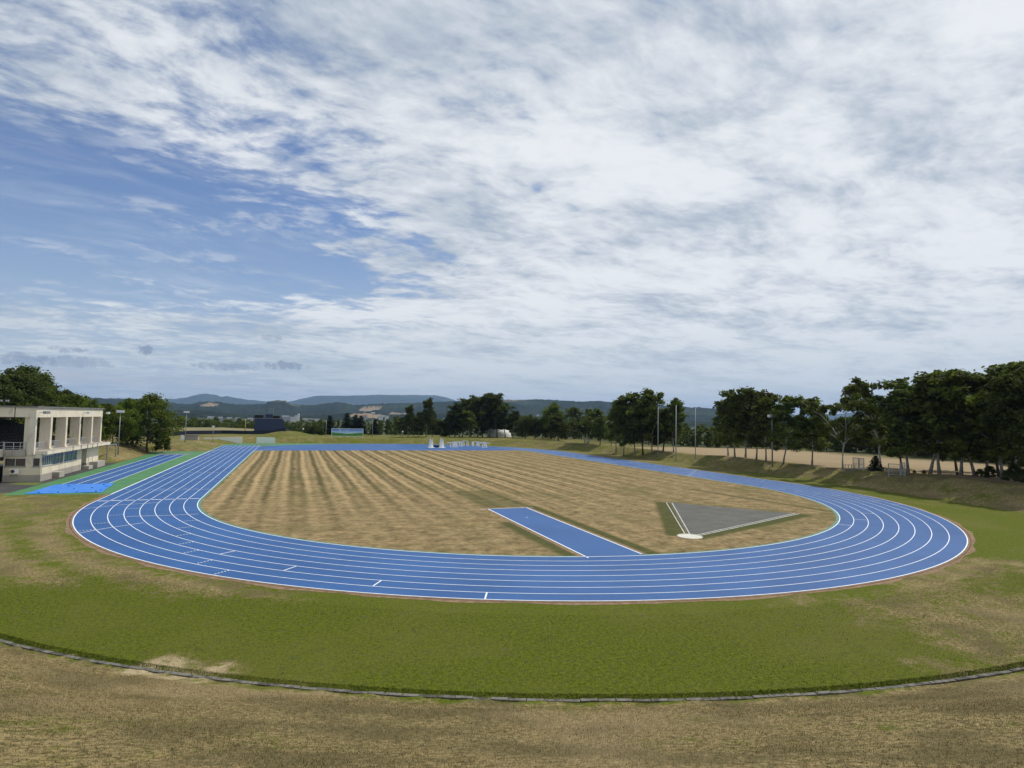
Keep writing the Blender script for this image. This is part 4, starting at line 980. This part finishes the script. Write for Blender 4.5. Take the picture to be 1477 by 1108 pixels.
for k, (x, lab) in enumerate(((-62.9,'small grey floodlight standing on the grandstand roof at the left edge'),)):
    fl = empty('roof_floodlight', (x, 21.0, 9.83), lab, 'floodlight', 'floodlights fixed along the grandstand roof beam')
    m = MB(); m.bar((0,0,0),(0,0,.5),.07); m.bar((-.5,0,.5),(.5,0,.5),.06); m.build('bracket', DSTEEL, fl)
    for q in (-.4, .3): m = MB(); m.box(q-.16, q+.16, -.25, .05, .5, .75); m.build('lamp', STEEL, fl)
# two grey posts with a beam beside the runway
fr = empty('post_frame', (-58.7, 54, 0), 'two plain grey posts joined by a beam beyond the grandstand balcony', 'frame')
pa, pb = at_z(154, 665.5, 0), at_z(166.5, 663, 0)
for p in (pa, pb):
    m = MB(); m.tube([(p[0]+58.7,p[1]-54,0),(p[0]+58.7,p[1]-54,3.0)], .13, 8); m.build('post', STEEL, fr)
m = MB(); m.bar((pa[0]+58.7,pa[1]-54,3.0),(pb[0]+58.7,pb[1]-54,3.0),.2); m.build('beam', STEEL, fr)

# blue mat on the runway
def mat_fn(t, b):
    p = t.node('ShaderNodeNewGeometry').outputs['Position']; n = t.noise(p, .8, 4, .6)
    t.put(b.inputs['Base Color'], t.mix(t.ramp(n, .3, .7), (.02,.20,.72), (.035,.26,.82)))
Q = [(-55.6,7.4),(-48.3,7.75),(-49.35,17.2),(-55.65,16.8)]
m = MB(); n = 14; V = []
for i in range(n+1):
    for j in range(n+1):
        s_, t_ = i/n, j/n; p = (1-s_)*((1-t_)*np.array(Q[0])+t_*np.array(Q[1])) + s_*((1-t_)*np.array(Q[3])+t_*np.array(Q[2]))
        V.append((p[0]+.05*math.sin(i*2.1)*(j in (0,n)), p[1]+.05*math.sin(j*1.7)*(i in (0,n)), .045+.018*math.sin(i*1.3+j*.7)+.012*math.sin(j*2.9)))
m.add(V, [(i*(n+1)+j, i*(n+1)+j+1, (i+1)*(n+1)+j+1, (i+1)*(n+1)+j) for i in range(n) for j in range(n)])
ms = empty('ground_sheet', (0,0,0), 'bright blue tarpaulin spread over the start of the long jump runway', 'tarpaulin')
sh_ = m.build('sheet', mat('tarpaulin', mat_fn, rough=.35, spec=.5), ms, smooth=True)
m = MB()
for s_, t_ in ((.1,.15),(.1,.4),(.1,.65),(.1,.9),(.45,.5),(.5,.75),(.8,.3),(.85,.85),(.6,.95),(.2,.95)):
    p = (1-s_)*((1-t_)*np.array(Q[0])+t_*np.array(Q[1])) + s_*((1-t_)*np.array(Q[3])+t_*np.array(Q[2])); m.box(p[0]-.08, p[0]+.08, p[1]-.06, p[1]+.06, .03, .11)
m.build('weight', DSTEEL, ms)
m = MB()
for i in range(n): pass
# ------------------------------------------------------------------ walls beside the tunnel
WW = mat('whitewashed_concrete', wall_fn((.88,.87,.83),(.85,.83,.79), .08), rough=.9)
def wedge(name, x0, x1, zt0, zt1, zb0, zb1, y, label):
    m = MB(); th_ = .35
    m.add([(x0,y,zb0),(x1,y,zb1),(x1,y,zt1),(x0,y,zt0),(x0,y+th_,zb0),(x1,y+th_,zb1),(x1,y+th_,zt1),(x0,y+th_,zt0)],
          [(0,1,2,3),(5,4,7,6),(3,2,6,7),(0,4,5,1),(1,5,6,2),(4,0,3,7)])
    return tag(m.build(name, WW), label, 'wall', 'white retaining walls at the gap in the far bank')
wedge('retaining_wall', -53.6, -42.9, 1.62, 1.95, -.05, -.05, 130.2, 'longer white retaining wall left of the gap in the far bank')
wedge('retaining_wall', -38.7, -33.2, 1.95, 1.85, -.05, -.05, 130.2, 'shorter white retaining wall right of the gap in the far bank')
sd2 = empty('equipment_shed', tuple(at_d(277, 632, 196)*[1,1,0] + np.array([0,0,1.3])), 'low grey shed with a white door on the rise left of the white walls', 'shed')
m = MB(); m.box(-1.7,1.7,-1.2,1.2,-.8,1.35); m.build('wall', CONC, sd2)
m = MB(); m.box(-1.9,1.9,-1.4,1.4,1.352,1.5); m.build('roof', ROOFM, sd2)
m = MB(); m.box(-2.7,-1.75,-1.3,-1.1,-.8,1.5); m.build('door', WSTEEL, sd2)

# ------------------------------------------------------------------ poles and lamps
def base_pt(px, py, z=2.0, dd=-1.6):
    p = at_z(px, py, z); D = math.hypot(p[0]-CAM[0], p[1]-CAM[1]) + dd; p = at_d(px, py, D); return p[0], p[1], D
def lamp_pole(px, py, top, label, lamps, name='lamp_pole', group=None, r=.11, m_=STEEL, D=None, z=2.0, cat='lamp pole'):
    if D is None: x, y, D = base_pt(px, py, z)
    else: q = at_d(px, py, D); x, y = q[0], q[1]
    zb = zg(x, y); h = at_d(px, top, D)[2] - zb
    o = empty(name, (x, y, zb), label, cat, group)
    m = MB(); m.tube([(0,0,-.3),(0,0,h*.5),(0,0,h)], [r,r*.85,r*.65], 8); m.build('pole', m_, o, smooth=True)
    if lamps:
        m = MB(); hw = .34*len(lamps)
        m.bar((-hw,0,h-.1),(hw,0,h-.1),.09); m.build('cross_arm', m_, o)
        for i in range(len(lamps)):
            xx = -hw + 2*hw*(i+.5)/len(lamps); lw, lh = lamps[i]
            m = MB(); m.add([(xx-lw/2,-.28,h-.18),(xx+lw/2,-.28,h-.18),(xx+lw/2,.2,h-.05),(xx-lw/2,.2,h-.05),(xx-lw/2,-.22,h-.18+lh),(xx+lw/2,-.22,h-.18+lh),(xx+lw*.35,.24,h+lh-.2),(xx-lw*.35,.24,h+lh-.2)],
                      [(0,3,2,1),(4,5,6,7),(0,1,5,4),(1,2,6,5),(2,3,7,6),(3,0,4,7)]); m.build('lamp', LAMP, o)
    return o
GL = 'lamp poles round the track'
lamp_pole(171,641,594,'lamp pole with two white lamps in front of the left leafy trees',[(.6,.5),(.6,.5)],group=GL, D=141)
lamp_pole(267,634,594.5,'lamp pole with two white lamps standing alone left of the scoreboard',[(.6,.45),(.7,.5)],group=GL)
lamp_pole(537,629,596,'lamp pole with two lamps right of the picture board',[(.5,.5),(.7,.5)],group=GL, z=1.9)
lamp_pole(881.5,643,601,'lamp pole with double white head at the left of the mast clump',[(.7,.55),(.5,.5)],group=GL)
fp = lamp_pole(1114,667,601,'big floodlight pole with five lamps in front of the bank birches',[(.6,.5),(.6,.5),(.6,.5)],group=GL, r=.15)
hh = 9.0
for dxx, dz_ in ((-.45,.75),(.45,.75)):
    m = MB(); zt = (at_d(1114,601,124)[2]-2.0); m.box(dxx-.3, dxx+.3, -.25, .2, zt+dz_-.2, zt+dz_+.3); m.build('lamp', LAMP, fp)
m = MB(); m.bar((0,0,zt-.1),(0,0,zt+1.0),.09); m.bar((-.6,0,zt+.6),(.6,0,zt+.6),.08); m.build('upper_arm', STEEL, fp)
lamp_pole(307,632,616,'short lamp post with a white head on the rise by the white wall',[(.7,.6)],group=GL, z=1.8, r=.07)
lamp_pole(245.6,623,599,'thin bare pole beside the end of the left trees',[],name='bare_pole',cat='pole',r=.10)
lamp_pole(353.4,624,604,'yellow foul pole at the ball field fence',[],name='foul_pole',cat='pole',m_=mat('yellow_paint',col=(.42,.34,.07),rough=.6),r=.16, z=2.3)
lamp_pole(470,629,606,'thin grey pole left of the picture board',[],name='bare_pole',cat='pole',r=.10,z=1.9)
GM = 'thin tall masts on the right bank'
lamp_pole(949,651,587.5,'left one of three thin pale masts in front of the clump',[],name='mast',cat='mast',group=GM,r=.11,m_=WSTEEL if False else mat('pale_mast',col=(.42,.43,.42),rough=.5))
PM = bpy.data.materials['pale_mast']
lamp_pole(975,654,584.5,'middle one of three thin pale masts at the right edge of the clump',[],name='mast',cat='mast',group=GM,r=.13,m_=PM)
lamp_pole(1003,656,588,'thin pale mast standing alone against the hill right of the clump',[],name='mast',cat='mast',group=GM,r=.10,m_=PM)
for px, py, tp, lab in ((437,628,619,'globe lamp on the right shoulder of the straw mound'),(580.5,630,623,'small globe lamp in front of the even tree row')):
    x, y, D = base_pt(px, py, 2.0); zb = zg(x, y); zt = at_d(px, tp, D)[2]
    o = empty('globe_lamp', (x, y, zb), lab, 'lamp', 'small white globe lamps')
    m = MB(); m.tube([(0,0,-.2),(0,0,zt-zb-.2)], .05, 6); m.build('post', DSTEEL, o)
    bm = bmesh.new(); bmesh.ops.create_uvsphere(bm, u_segments=12, v_segments=8, radius=.26, matrix=Matrix.Translation((0,0,zt-zb)))
    me = bpy.data.meshes.new('globe'); bm.to_mesh(me); bm.free(); me.materials.append(WSTEEL); g_ = bpy.data.objects.new('globe', me); COL.objects.link(g_); g_.parent = o

# ------------------------------------------------------------------ picture board
def pic_fn(t, b):
    o = t.node('ShaderNodeTexCoord').outputs['Object']; x, y, z = t.sep(o)
    n = t.noise(t.vec('MULTIPLY', o, (.5,1,1.4)), 1.1, 5, .6); n2 = t.noise(o, 2.2, 4)
    sk = t.mix(t.ramp(z, 1.4, 3.2), (.55,.74,.95), (.05,.20,.62)); sk = t.mix(t.ramp(t.math('ADD', n, t.math('MULTIPLY', t.math('ABSOLUTE', x), -.02)), .5, .66), sk, (.82,.86,.92))
    hz_ = t.math('ADD', 1.35, t.math('MULTIPLY', t.math('ABSOLUTE', x), .08)); 
    gr = t.mix(t.ramp(n2, .35, .65), (.03,.20,.03), (.12,.36,.05))
    t.put(b.inputs['Base Color'], t.mix(t.ramp(z, t.math('SUBTRACT', hz_, .1), t.math('ADD', hz_, .15)), gr, sk))
pb0 = at_d(501, 629, 217); pz = zg(pb0[0], pb0[1])
bd = empty('picture_board', (pb0[0], pb0[1], pz), 'long billboard painted with a blue sky and green land on the far bank', 'billboard', rz=-.06)
k = .02
m = MB(); m.box(-5.3, 5.3, -.08, .08, .62, 3.05); m.build('panel', mat('board_picture', pic_fn, rough=.6), bd)
m = MB(); m.bar((-5.38,0,.55),(-5.38,0,3.1),.14); m.bar((5.38,0,.55),(5.38,0,3.1),.14); m.bar((-5.4,0,3.12),(5.4,0,3.12),.14); m.bar((-5.3,0,.55),(5.3,0,.55),.13); m.build('frame', WSTEEL, bd)
for x in (-5.2,-2.6,0,2.6,5.2): m = MB(); m.box(x-.14, x+.14, .0, .3, -.4, .5); m.build('post', WSTEEL, bd)
# ------------------------------------------------------------------ scoreboard and ball field fence
sbp = at_d(387, 622, 245); sz = zg(sbp[0], sbp[1])
NAVY = mat('navy_panel', col=(.024,.040,.095), rough=.45, spec=.4, vary=.12)
BLK = mat('black_panel', col=(.009,.009,.014), rough=.5)
sb = empty('scoreboard', (sbp[0], sbp[1], sz), 'big dark navy scoreboard with a frame on top at the ball field', 'scoreboard', rz=-.05)
zt = at_d(387, 604, 245)[2] - sz; zz = at_d(387, 599, 245)[2] - sz; za = at_d(387, 589, 245)[2] - sz
m = MB(); m.box(-5.0, 5.1, -.4, .4, .3, zt); m.build('panel', NAVY, sb)
m = MB()
for x in (-4.6,-1.5,1.6,4.7): m.box(x-.15, x+.15, .0, .3, -.6, .3)
m.build('support', DSTEEL, sb)
m = MB(); m.box(-5.05, -1.9, -.5, .3, zt+.24, zz); m.box(1.5, 3.9, -.5, .3, zt+.24, zz-.2); m.build('score_row', BLK, sb)
m = MB(); m.box(-5.05, 3.9, -.42, .35, zt+.002, zt+.22); m.build('ledge', mat('grey_ledge', col=(.20,.20,.23), rough=.6), sb)
m = MB(); m.box(-1.2, 1.4, -.3, .3, zt+.24, zz+.4); m.build('score_cabinet', NAVY, sb); m = MB(); m.box(5.1, 5.6, -.3, .3, .6, zt-.5); m.build('control_box', NAVY, sb)
m = MB()
for x in (.2, 1.5): m.bar((x,.2,zz+.38),(x,.2,za),.14)
m.bar((.13,.2,za),(1.57,.2,za),.14); m.bar((.2,.2,(zz+za)/2),(1.5,.2,(zz+za)/2),.09); m.bar((-.8,.2,zz+.38),(-.8,.2,za-1.5),.1); m.build('antenna_frame', STEEL, sb)
fpts = [at_d(px, 620, D) for px, D in ((205,222),(236,226),(270,232),(320,238),(362,236),(392,228),(412,222),(419,232))]
FPT = [np.array([p[0], p[1], zg(p[0], p[1])]) for p in fpts]
fo = empty('outfield_fence', tuple(FPT[0]), 'long dark blue outfield fence of the ball field below the scoreboard', 'fence')
m = MB()
for a, b in zip(FPT[:-1], FPT[1:]):
    a = a - FPT[0]; b = b - FPT[0]; m.bar(a + [0,0,.45], b + [0,0,.45], .16, 1.5)
m.build('padding', mat('fence_padding', col=(.012,.018,.035), rough=.7), fo)
m = MB()
for a, b in zip(FPT[:-1], FPT[1:]): m.bar(a - FPT[0] + [0,-.15,-.28], b - FPT[0] + [0,-.15,-.28], .5, .24)
m.build('footing', CONC, fo)
bf = MB(); cc = [at_d(px, 616, D) for px, D in ((215,240),(330,252),(408,238),(410,262),(320,300),(215,290))]
bf.add([(p[0], p[1], 2.75) for p in cc] + [(p[0], p[1], -3) for p in cc], [tuple(range(6))] + [((i+1)%6, i, i+6, (i+1)%6+6) for i in range(6)])
tag(bf.build('outfield_lawn', mat('olive_lawn', col=(.21,.18,.085), rough=.95, vary=.2, vscale=.2)), 'raised olive lawn behind the outfield fence', 'lawn', kind='structure')

# ------------------------------------------------------------------ white dome
dp = at_d(720, 632.5, 244); dz0 = zg(dp[0], dp[1]) - .1
dm = empty('dome_shelter', (dp[0], dp[1], dz0), 'white rounded shelter half hidden behind the far grove trunks', 'shelter', rz=-.25)
m = MB(); n = 28; k8 = 10; V = []
for j in range(k8):
    e_ = PI/2*j/k8
    for i in range(n): a = 2*PI*i/n; V.append((5.0*math.cos(a)*math.cos(e_)**.42, 4.2*math.sin(a)*math.cos(e_)**.42, 3.4*math.sin(e_)))
V.append((0,0,3.4)); Fd = [(j*n+i, j*n+(i+1)%n, (j+1)*n+(i+1)%n, (j+1)*n+i) for j in range(k8-1) for i in range(n)] + [((k8-1)*n+i, (k8-1)*n+(i+1)%n, k8*n) for i in range(n)]
m.add(V, Fd); m.build('shell', mat('white_sheet', col=(.86,.86,.83), rough=.6), dm, smooth=True)
m = MB(); m.tube([(5.06*math.cos(2*PI*i/32), 4.26*math.sin(2*PI*i/32), .1) for i in range(33)], .14, 6, False); m.build('base_ring', CONC, dm)
# ------------------------------------------------------------------ equipment on the far bend
GE = 'white athletics equipment on the blue apron of the far bend'
def upright_stand(x, y, label):
    o = empty('upright_stand', (x, y, .014), label, 'stand', GE)
    for dx_, dy_, hh in ((-.28,0,2.75),(.42,.5,2.35)):
        m = MB(); m.add([(dx_-.40,dy_-.3,.2),(dx_+.40,dy_-.3,.2),(dx_+.40,dy_+.3,.2),(dx_-.40,dy_+.3,.2),(dx_-.17,dy_-.14,hh),(dx_+.17,dy_-.14,hh),(dx_+.17,dy_+.14,hh),(dx_-.17,dy_+.14,hh)],
              [(0,3,2,1),(4,5,6,7),(0,1,5,4),(1,2,6,5),(2,3,7,6),(3,0,4,7)]); m.build('upright', WSTEEL, o)
        m = MB(); m.box(dx_-.10, dx_+.10, dy_-.18, dy_+.18, hh+.002, hh+.3); m.build('head', WSTEEL, o)
    m = MB(); m.box(-.85, 1.15, -.75, 1.0, .05, .2); m.build('base', WSTEEL, o)
    m = MB()
    for a, b in ((-.8,-.7),(1.1,-.7),(-.8,.95),(1.1,.95)): m.tube([(a,b-.04,.08),(a,b+.04,.08)], .08, 8)
    m.build('wheel', DSTEEL, o)
s1, s2 = at_z(621.5, 646.6, 0), at_z(637, 646.6, 0)
upright_stand(s1[0], s1[1], 'left one of two white upright jump stands on the far bend'); upright_stand(s2[0], s2[1], 'right one of two white upright jump stands on the far bend')
q = at_z(629.5, 645.2, 0); om = empty('landing_mat', (q[0], q[1], .014), 'dark blue landing mat between the two white jump stands', 'mat')
m = MB(); m.box(-1.2, 1.2, -.9, 1.2, .05, .62); m.build('cushion', mat('navy_mat', col=(.02,.04,.10), rough=.6), om); m = MB(); m.box(-1.22, 1.22, -.92, 1.22, .0, .05); m.build('base', DSTEEL, om)
def barrier(px, py, label, ln=3.9, hgt=1.25, legs=((-.9,1),(1.0,1)), rz=0.0, thick=.16):
    p = at_z(px, py, 0); o = empty('steeple_barrier', (p[0], p[1], .014), label, 'barrier', GE, rz=rz)
    m = MB(); m.box(-ln/2, ln/2, -.09, .09, hgt-thick, hgt); m.build('beam', WSTEEL, o)
    for x, w_ in legs:
        m = MB()
        m.bar((x-.38*w_,-.55,.05),(x-.22*w_,-.03,hgt-thick-.002),.13); m.bar((x-.38*w_,.55,.05),(x-.22*w_,.03,hgt-thick-.002),.13)
        m.bar((x+.38*w_,-.55,.05),(x+.22*w_,-.03,hgt-thick-.002),.13); m.bar((x+.38*w_,.55,.05),(x+.22*w_,.03,hgt-thick-.002),.13)
        m.bar((x-.45*w_,-.56,.06),(x+.45*w_,-.56,.06),.12); m.bar((x-.45*w_,.56,.06),(x+.45*w_,.56,.06),.12); m.bar((x-.3*w_,-.28,.6),(x+.3*w_,-.28,.6),.1)
        m.build('leg', WSTEEL, o)
barrier(654.5, 645.2, 'white barrier with thick legs at the left of the barrier row', 4.4, 1.55, ((-.7,1.4),(.6,1.2)), thick=.24)
barrier(660, 644.2, 'white barrier standing just behind the left one of the row', 3.6, 1.6, ((-1.0,1),(.9,1)), .1, thick=.2)
barrier(671, 643.4, 'small white barrier frame in the middle of the row', 1.9, 1.75, ((-.7,.7),(.7,.7)), -.1)
barrier(685.5, 643.4, 'white barrier with slim legs right of the middle gap', 2.6, 1.45, ((-1.0,.7),(.8,.8)), .15)
barrier(693, 644.2, 'white barrier behind the thick legged one at the right', 3.4, 1.5, ((-.9,1.1),(1.0,.9)), -.1, thick=.2)
barrier(698, 645.8, 'white barrier with the widest legs at the right end of the row', 4.2, 1.6, ((.1,1.9),), .05, thick=.24)

# ------------------------------------------------------------------ gates and fence on the right bank
def gate(px, py, top, wpx, label, panel=True):
    x, y, D = base_pt(px, py, 2.0, .8); zb = zg(x, y); h = at_d(px, top, D)[2]-zb; w_ = wpx*D/900
    o = empty('fence_gate', (x, y, zb), label, 'gate', rz=-math.atan2(x-CAM[0], y-CAM[1]))
    for s_ in (-1, 1):
        m = MB(); m.bar((s_*w_/2,0,-.2),(s_*w_/2,0,h),.12); m.build('post', STEEL, o)
    m = MB(); m.bar((-w_/2,0,h-.06),(w_/2,0,h-.06),.09); m.bar((-w_/2,0,.25),(w_/2,0,.25),.09); m.bar((-w_/2,0,h*.5),(w_/2,0,h*.5),.06)
    for j in range(9): xx = -w_/2 + w_*(j+.5)/9; m.bar((xx,0,.25),(xx,0,h-.06),.028)
    m.build('mesh_panel', STEEL, o)
    return o
gate(1234.5, 679.5, 660, 6, 'narrow grey steel gate left of the dark conifer bush')
gate(1243, 680.2, 661, 5, 'second narrow grey gate closer to the dark conifer bush')
gate(1291, 686.5, 669, 14, 'white steel gate with mesh right of the conifer bush')
gate(1302, 687.5, 667, 5, 'tall white narrow gate frame at the right of the mesh gate')
x0_, y0_, _ = base_pt(1219, 679, 2.0, .8); x1_, y1_, _ = base_pt(1233, 679.6, 2.0, .8); z0_ = zg(x0_, y0_)
rf = empty('rail_fence', (x0_, y0_, z0_), 'thin grey rail fence between the white forked birch and the gates', 'fence')
for k in range(4):
    t_ = k/3; m = MB(); m.bar(((x1_-x0_)*t_,(y1_-y0_)*t_,-.2),((x1_-x0_)*t_,(y1_-y0_)*t_,1.5),.07); m.build('post', STEEL, rf)
m = MB(); m.bar((0,0,1.4),(x1_-x0_,y1_-y0_,1.4),.06); m.bar((0,0,.75),(x1_-x0_,y1_-y0_,.75),.05); m.build('rail', STEEL, rf)

# ------------------------------------------------------------------ town in the valley
TW = mat('town_white', col=(.62,.62,.60), rough=.8); TG = mat('town_grey', col=(.36,.37,.38), rough=.8); TR = mat('town_roof', col=(.16,.17,.19), rough=.7); TB = mat('town_red_roof', col=(.22,.11,.08), rough=.8)
def house(px, D, topy, wpx, h, label, wallm=TW, roofm=TR, flat=False, name='distant_building'):
    p = at_d(px, topy, D); w_ = wpx*D/880; d_ = max(6, w_*.6); zt_ = p[2]; o = empty(name, (p[0], p[1], zt_-h), label, 'building', 'distant buildings in the valley', rz=-math.atan2(p[0]-CAM[0], p[1]-CAM[1])+random.uniform(-.2,.2))
    hw = h if flat else h*.68
    m = MB(); m.box(-w_/2, w_/2, -d_/2, d_/2, -14, hw); m.build('wall', wallm, o)
    m = MB()
    if flat: m.box(-w_/2-.4, w_/2+.4, -d_/2-.4, d_/2+.4, hw+.01, hw+.6)
    else: m.add([(-w_/2-.5,-d_/2-.5,hw+.01),(w_/2+.5,-d_/2-.5,hw+.01),(w_/2+.5,d_/2+.5,hw+.01),(-w_/2-.5,d_/2+.5,hw+.01),(-w_/2-.5,0,h),(w_/2+.5,0,h)], [(0,1,5,4),(2,3,4,5),(1,2,5),(3,0,4),(3,2,1,0)])
    m.build('roof', roofm, o)
    return o
house(430.5,1250,596.4,2.2,16,'tall white silo tower in the valley right of the scoreboard',flat=True,name='silo_tower')
house(427,1245,599,3.4,12,'white block against the left of the silo tower',flat=True)
house(422,1240,601.3,7,9,'long white factory building left of the silo tower')
house(412,1235,599.4,9,9,'wide pale building between the scoreboard and the factory',TG)
for px, ty, w_, lab in ((304,600.4,7,'long pale building at the left end of the valley town'),(318,601.2,5,'pale house second from the left in the valley town'),(331,602,6,'pale house left of the group near the foul pole'),(343,602.2,5,'white house just left of the foul pole top'),(361,602.6,6,'white house between the foul pole and the scoreboard'),
    (440,603.4,6,'grey roofed house right of the silo tower'),(448,603.6,5,'low pale house two to the right of the silo tower'),(457,604,7,'low pale hall at the right end of the valley town')):
    house(px, 1180, ty, w_, 8, lab, random.choice([TW, TG]), TR)
house(527,1500,598.3,5,8,'red roofed farm building on the straw coloured field',TG,TB)
house(549,1500,599,6,7,'pale farm shed right of the straw coloured field',TW,TR)
house(558,1500,599.6,5,7,'second pale farm shed right of the straw coloured field',TW,TR)
house(776,1600,598,4,8,'pale house under the wooded hill right of the far grove',TW,TR)

# ------------------------------------------------------------------ grass
def blades(name, P, hgt, wdt, material, label, spread=.5):
    n = len(P); a = rng.random(n)*6.283; h_ = hgt*(.5 + rng.random(n)); w_ = wdt*(.7 + .6*rng.random(n))
    d = np.stack([np.cos(a)*w_, np.sin(a)*w_, np.zeros(n)], 1); la = rng.random(n)*6.283; l_ = spread*h_*rng.random(n)
    tip = P + np.stack([np.cos(la)*l_, np.sin(la)*l_, h_], 1); base_ = P - np.array([0,0,.01])
    V = np.stack([base_ - d, base_ + d, tip], 1).reshape(-1, 3)
    o = np_mesh(name, V, np.arange(3*n).reshape(-1, 3), material, nside=3)
    return tag(o, label, 'grass', kind='stuff')
def pol(n, r0, r1, a0, a1):
    r = np.sqrt(rng.random(n)*(r1*r1-r0*r0)+r0*r0); a = rad(a0)+rng.random(n)*rad(a1-a0); x, y = r*np.cos(a), r*np.sin(a); return np.stack([x, y, height(x, y)], 1)
def blade_fn(c0, c1, c2, c3=None):
    def fn(t, b):
        p = t.node('ShaderNodeNewGeometry').outputs['Position']; n0 = t.noise(p, .11, 4, .55); n = t.noise(p, .8, 5, .68); n1 = t.noise(p, 4.5, 4, .6); n2 = t.noise(p, 26, 2, .5)
        n5 = t.noise(p, 6.5, 5, .68); c = t.mix(t.ramp(n, .40, .60), c0, c1); c = t.mix(t.ramp(n5, .42, .58, .8, 0), c, tuple(k*.50 for k in c0)); c = t.mix(t.ramp(n1, .55, .7, 0, .5), c, tuple(k*.7 for k in c0)); c = t.mix(t.ramp(n2, .45, .7, 0, .7), c, c2); c = t.mix(t.ramp(n0, .42, .68, 0, .5), c, c3 or c2); t.put(b.inputs['Base Color'], c)
    return fn
def keep(P, pad=30):
    d = P - CAM; zc_ = d@FW; x = F*(d@RT)/zc_; y = F*(d@UP)/zc_
    return P[(zc_ > 1) & (np.abs(x) < W/2 + 350) & (y < 100) & (y > -H/2 - 120)]
SB = mat('straw_blades', blade_fn((.16,.125,.046),(.375,.285,.13),(.46,.355,.175),(.41,.31,.15)), rough=.9, spec=.1)
GBm = mat('green_blades', blade_fn((.056,.080,.004),(.130,.158,.009),(.165,.178,.018),(.15,.135,.028)), rough=.85, spec=.15)
blades('straw_grass', keep(pol(340000, 57.72, 72, 222, 284)), .035, .006, SB, 'short dry straw grass covering the near bank', 1.2)
dg = keep(pol(40000, 58.1, 70, 222, 284)); nz = hills2(dg[:,0], dg[:,1], 1.1) + hills2(dg[:,0], dg[:,1], 2.7, 1.4)
blades('bank_grass', dg[nz > .75], .04, .007, GBm, 'patches of greener grass on the near bank', .9)
blades('kerb_grass', keep(pol(60000, 57.15, 57.64, 222, 284)), .05, .007, mat('edge_blades', blade_fn((.045,.075,.006),(.105,.145,.010),(.15,.175,.02)), rough=.85, spec=.15), 'longer green grass growing along the kerb', .5)
lg = keep(pol(150000, 49, 57.3, 218, 292)); xl, yl = lg[:,0], lg[:,1]
blades('lawn_grass', lg, .028, .008, GBm, 'short green grass of the lawn inside the kerb', 1.1)
st = keep(pol(26000, 58.3, 72, 222, 284)); nz2 = hills2(st[:,0], st[:,1], .9, .7) + hills2(st[:,0], st[:,1], 3.3, 2.0)
blades('straw_stems', st[nz2 > -.2], .085, .005, mat('pale_stems', blade_fn((.22,.17,.07),(.44,.34,.16),(.52,.42,.22)), rough=.9, spec=.1), 'sparse taller straw stems standing on the near bank', .8)
wd_ = keep(pol(5200, 48, 57.2, 218, 285)); nz3 = hills2(wd_[:,0], wd_[:,1], 1.3, 2.7)
blades('lawn_tufts', wd_[nz3 > .5], .075, .012, GBm, 'scattered taller tufts in the green lawn', .7)
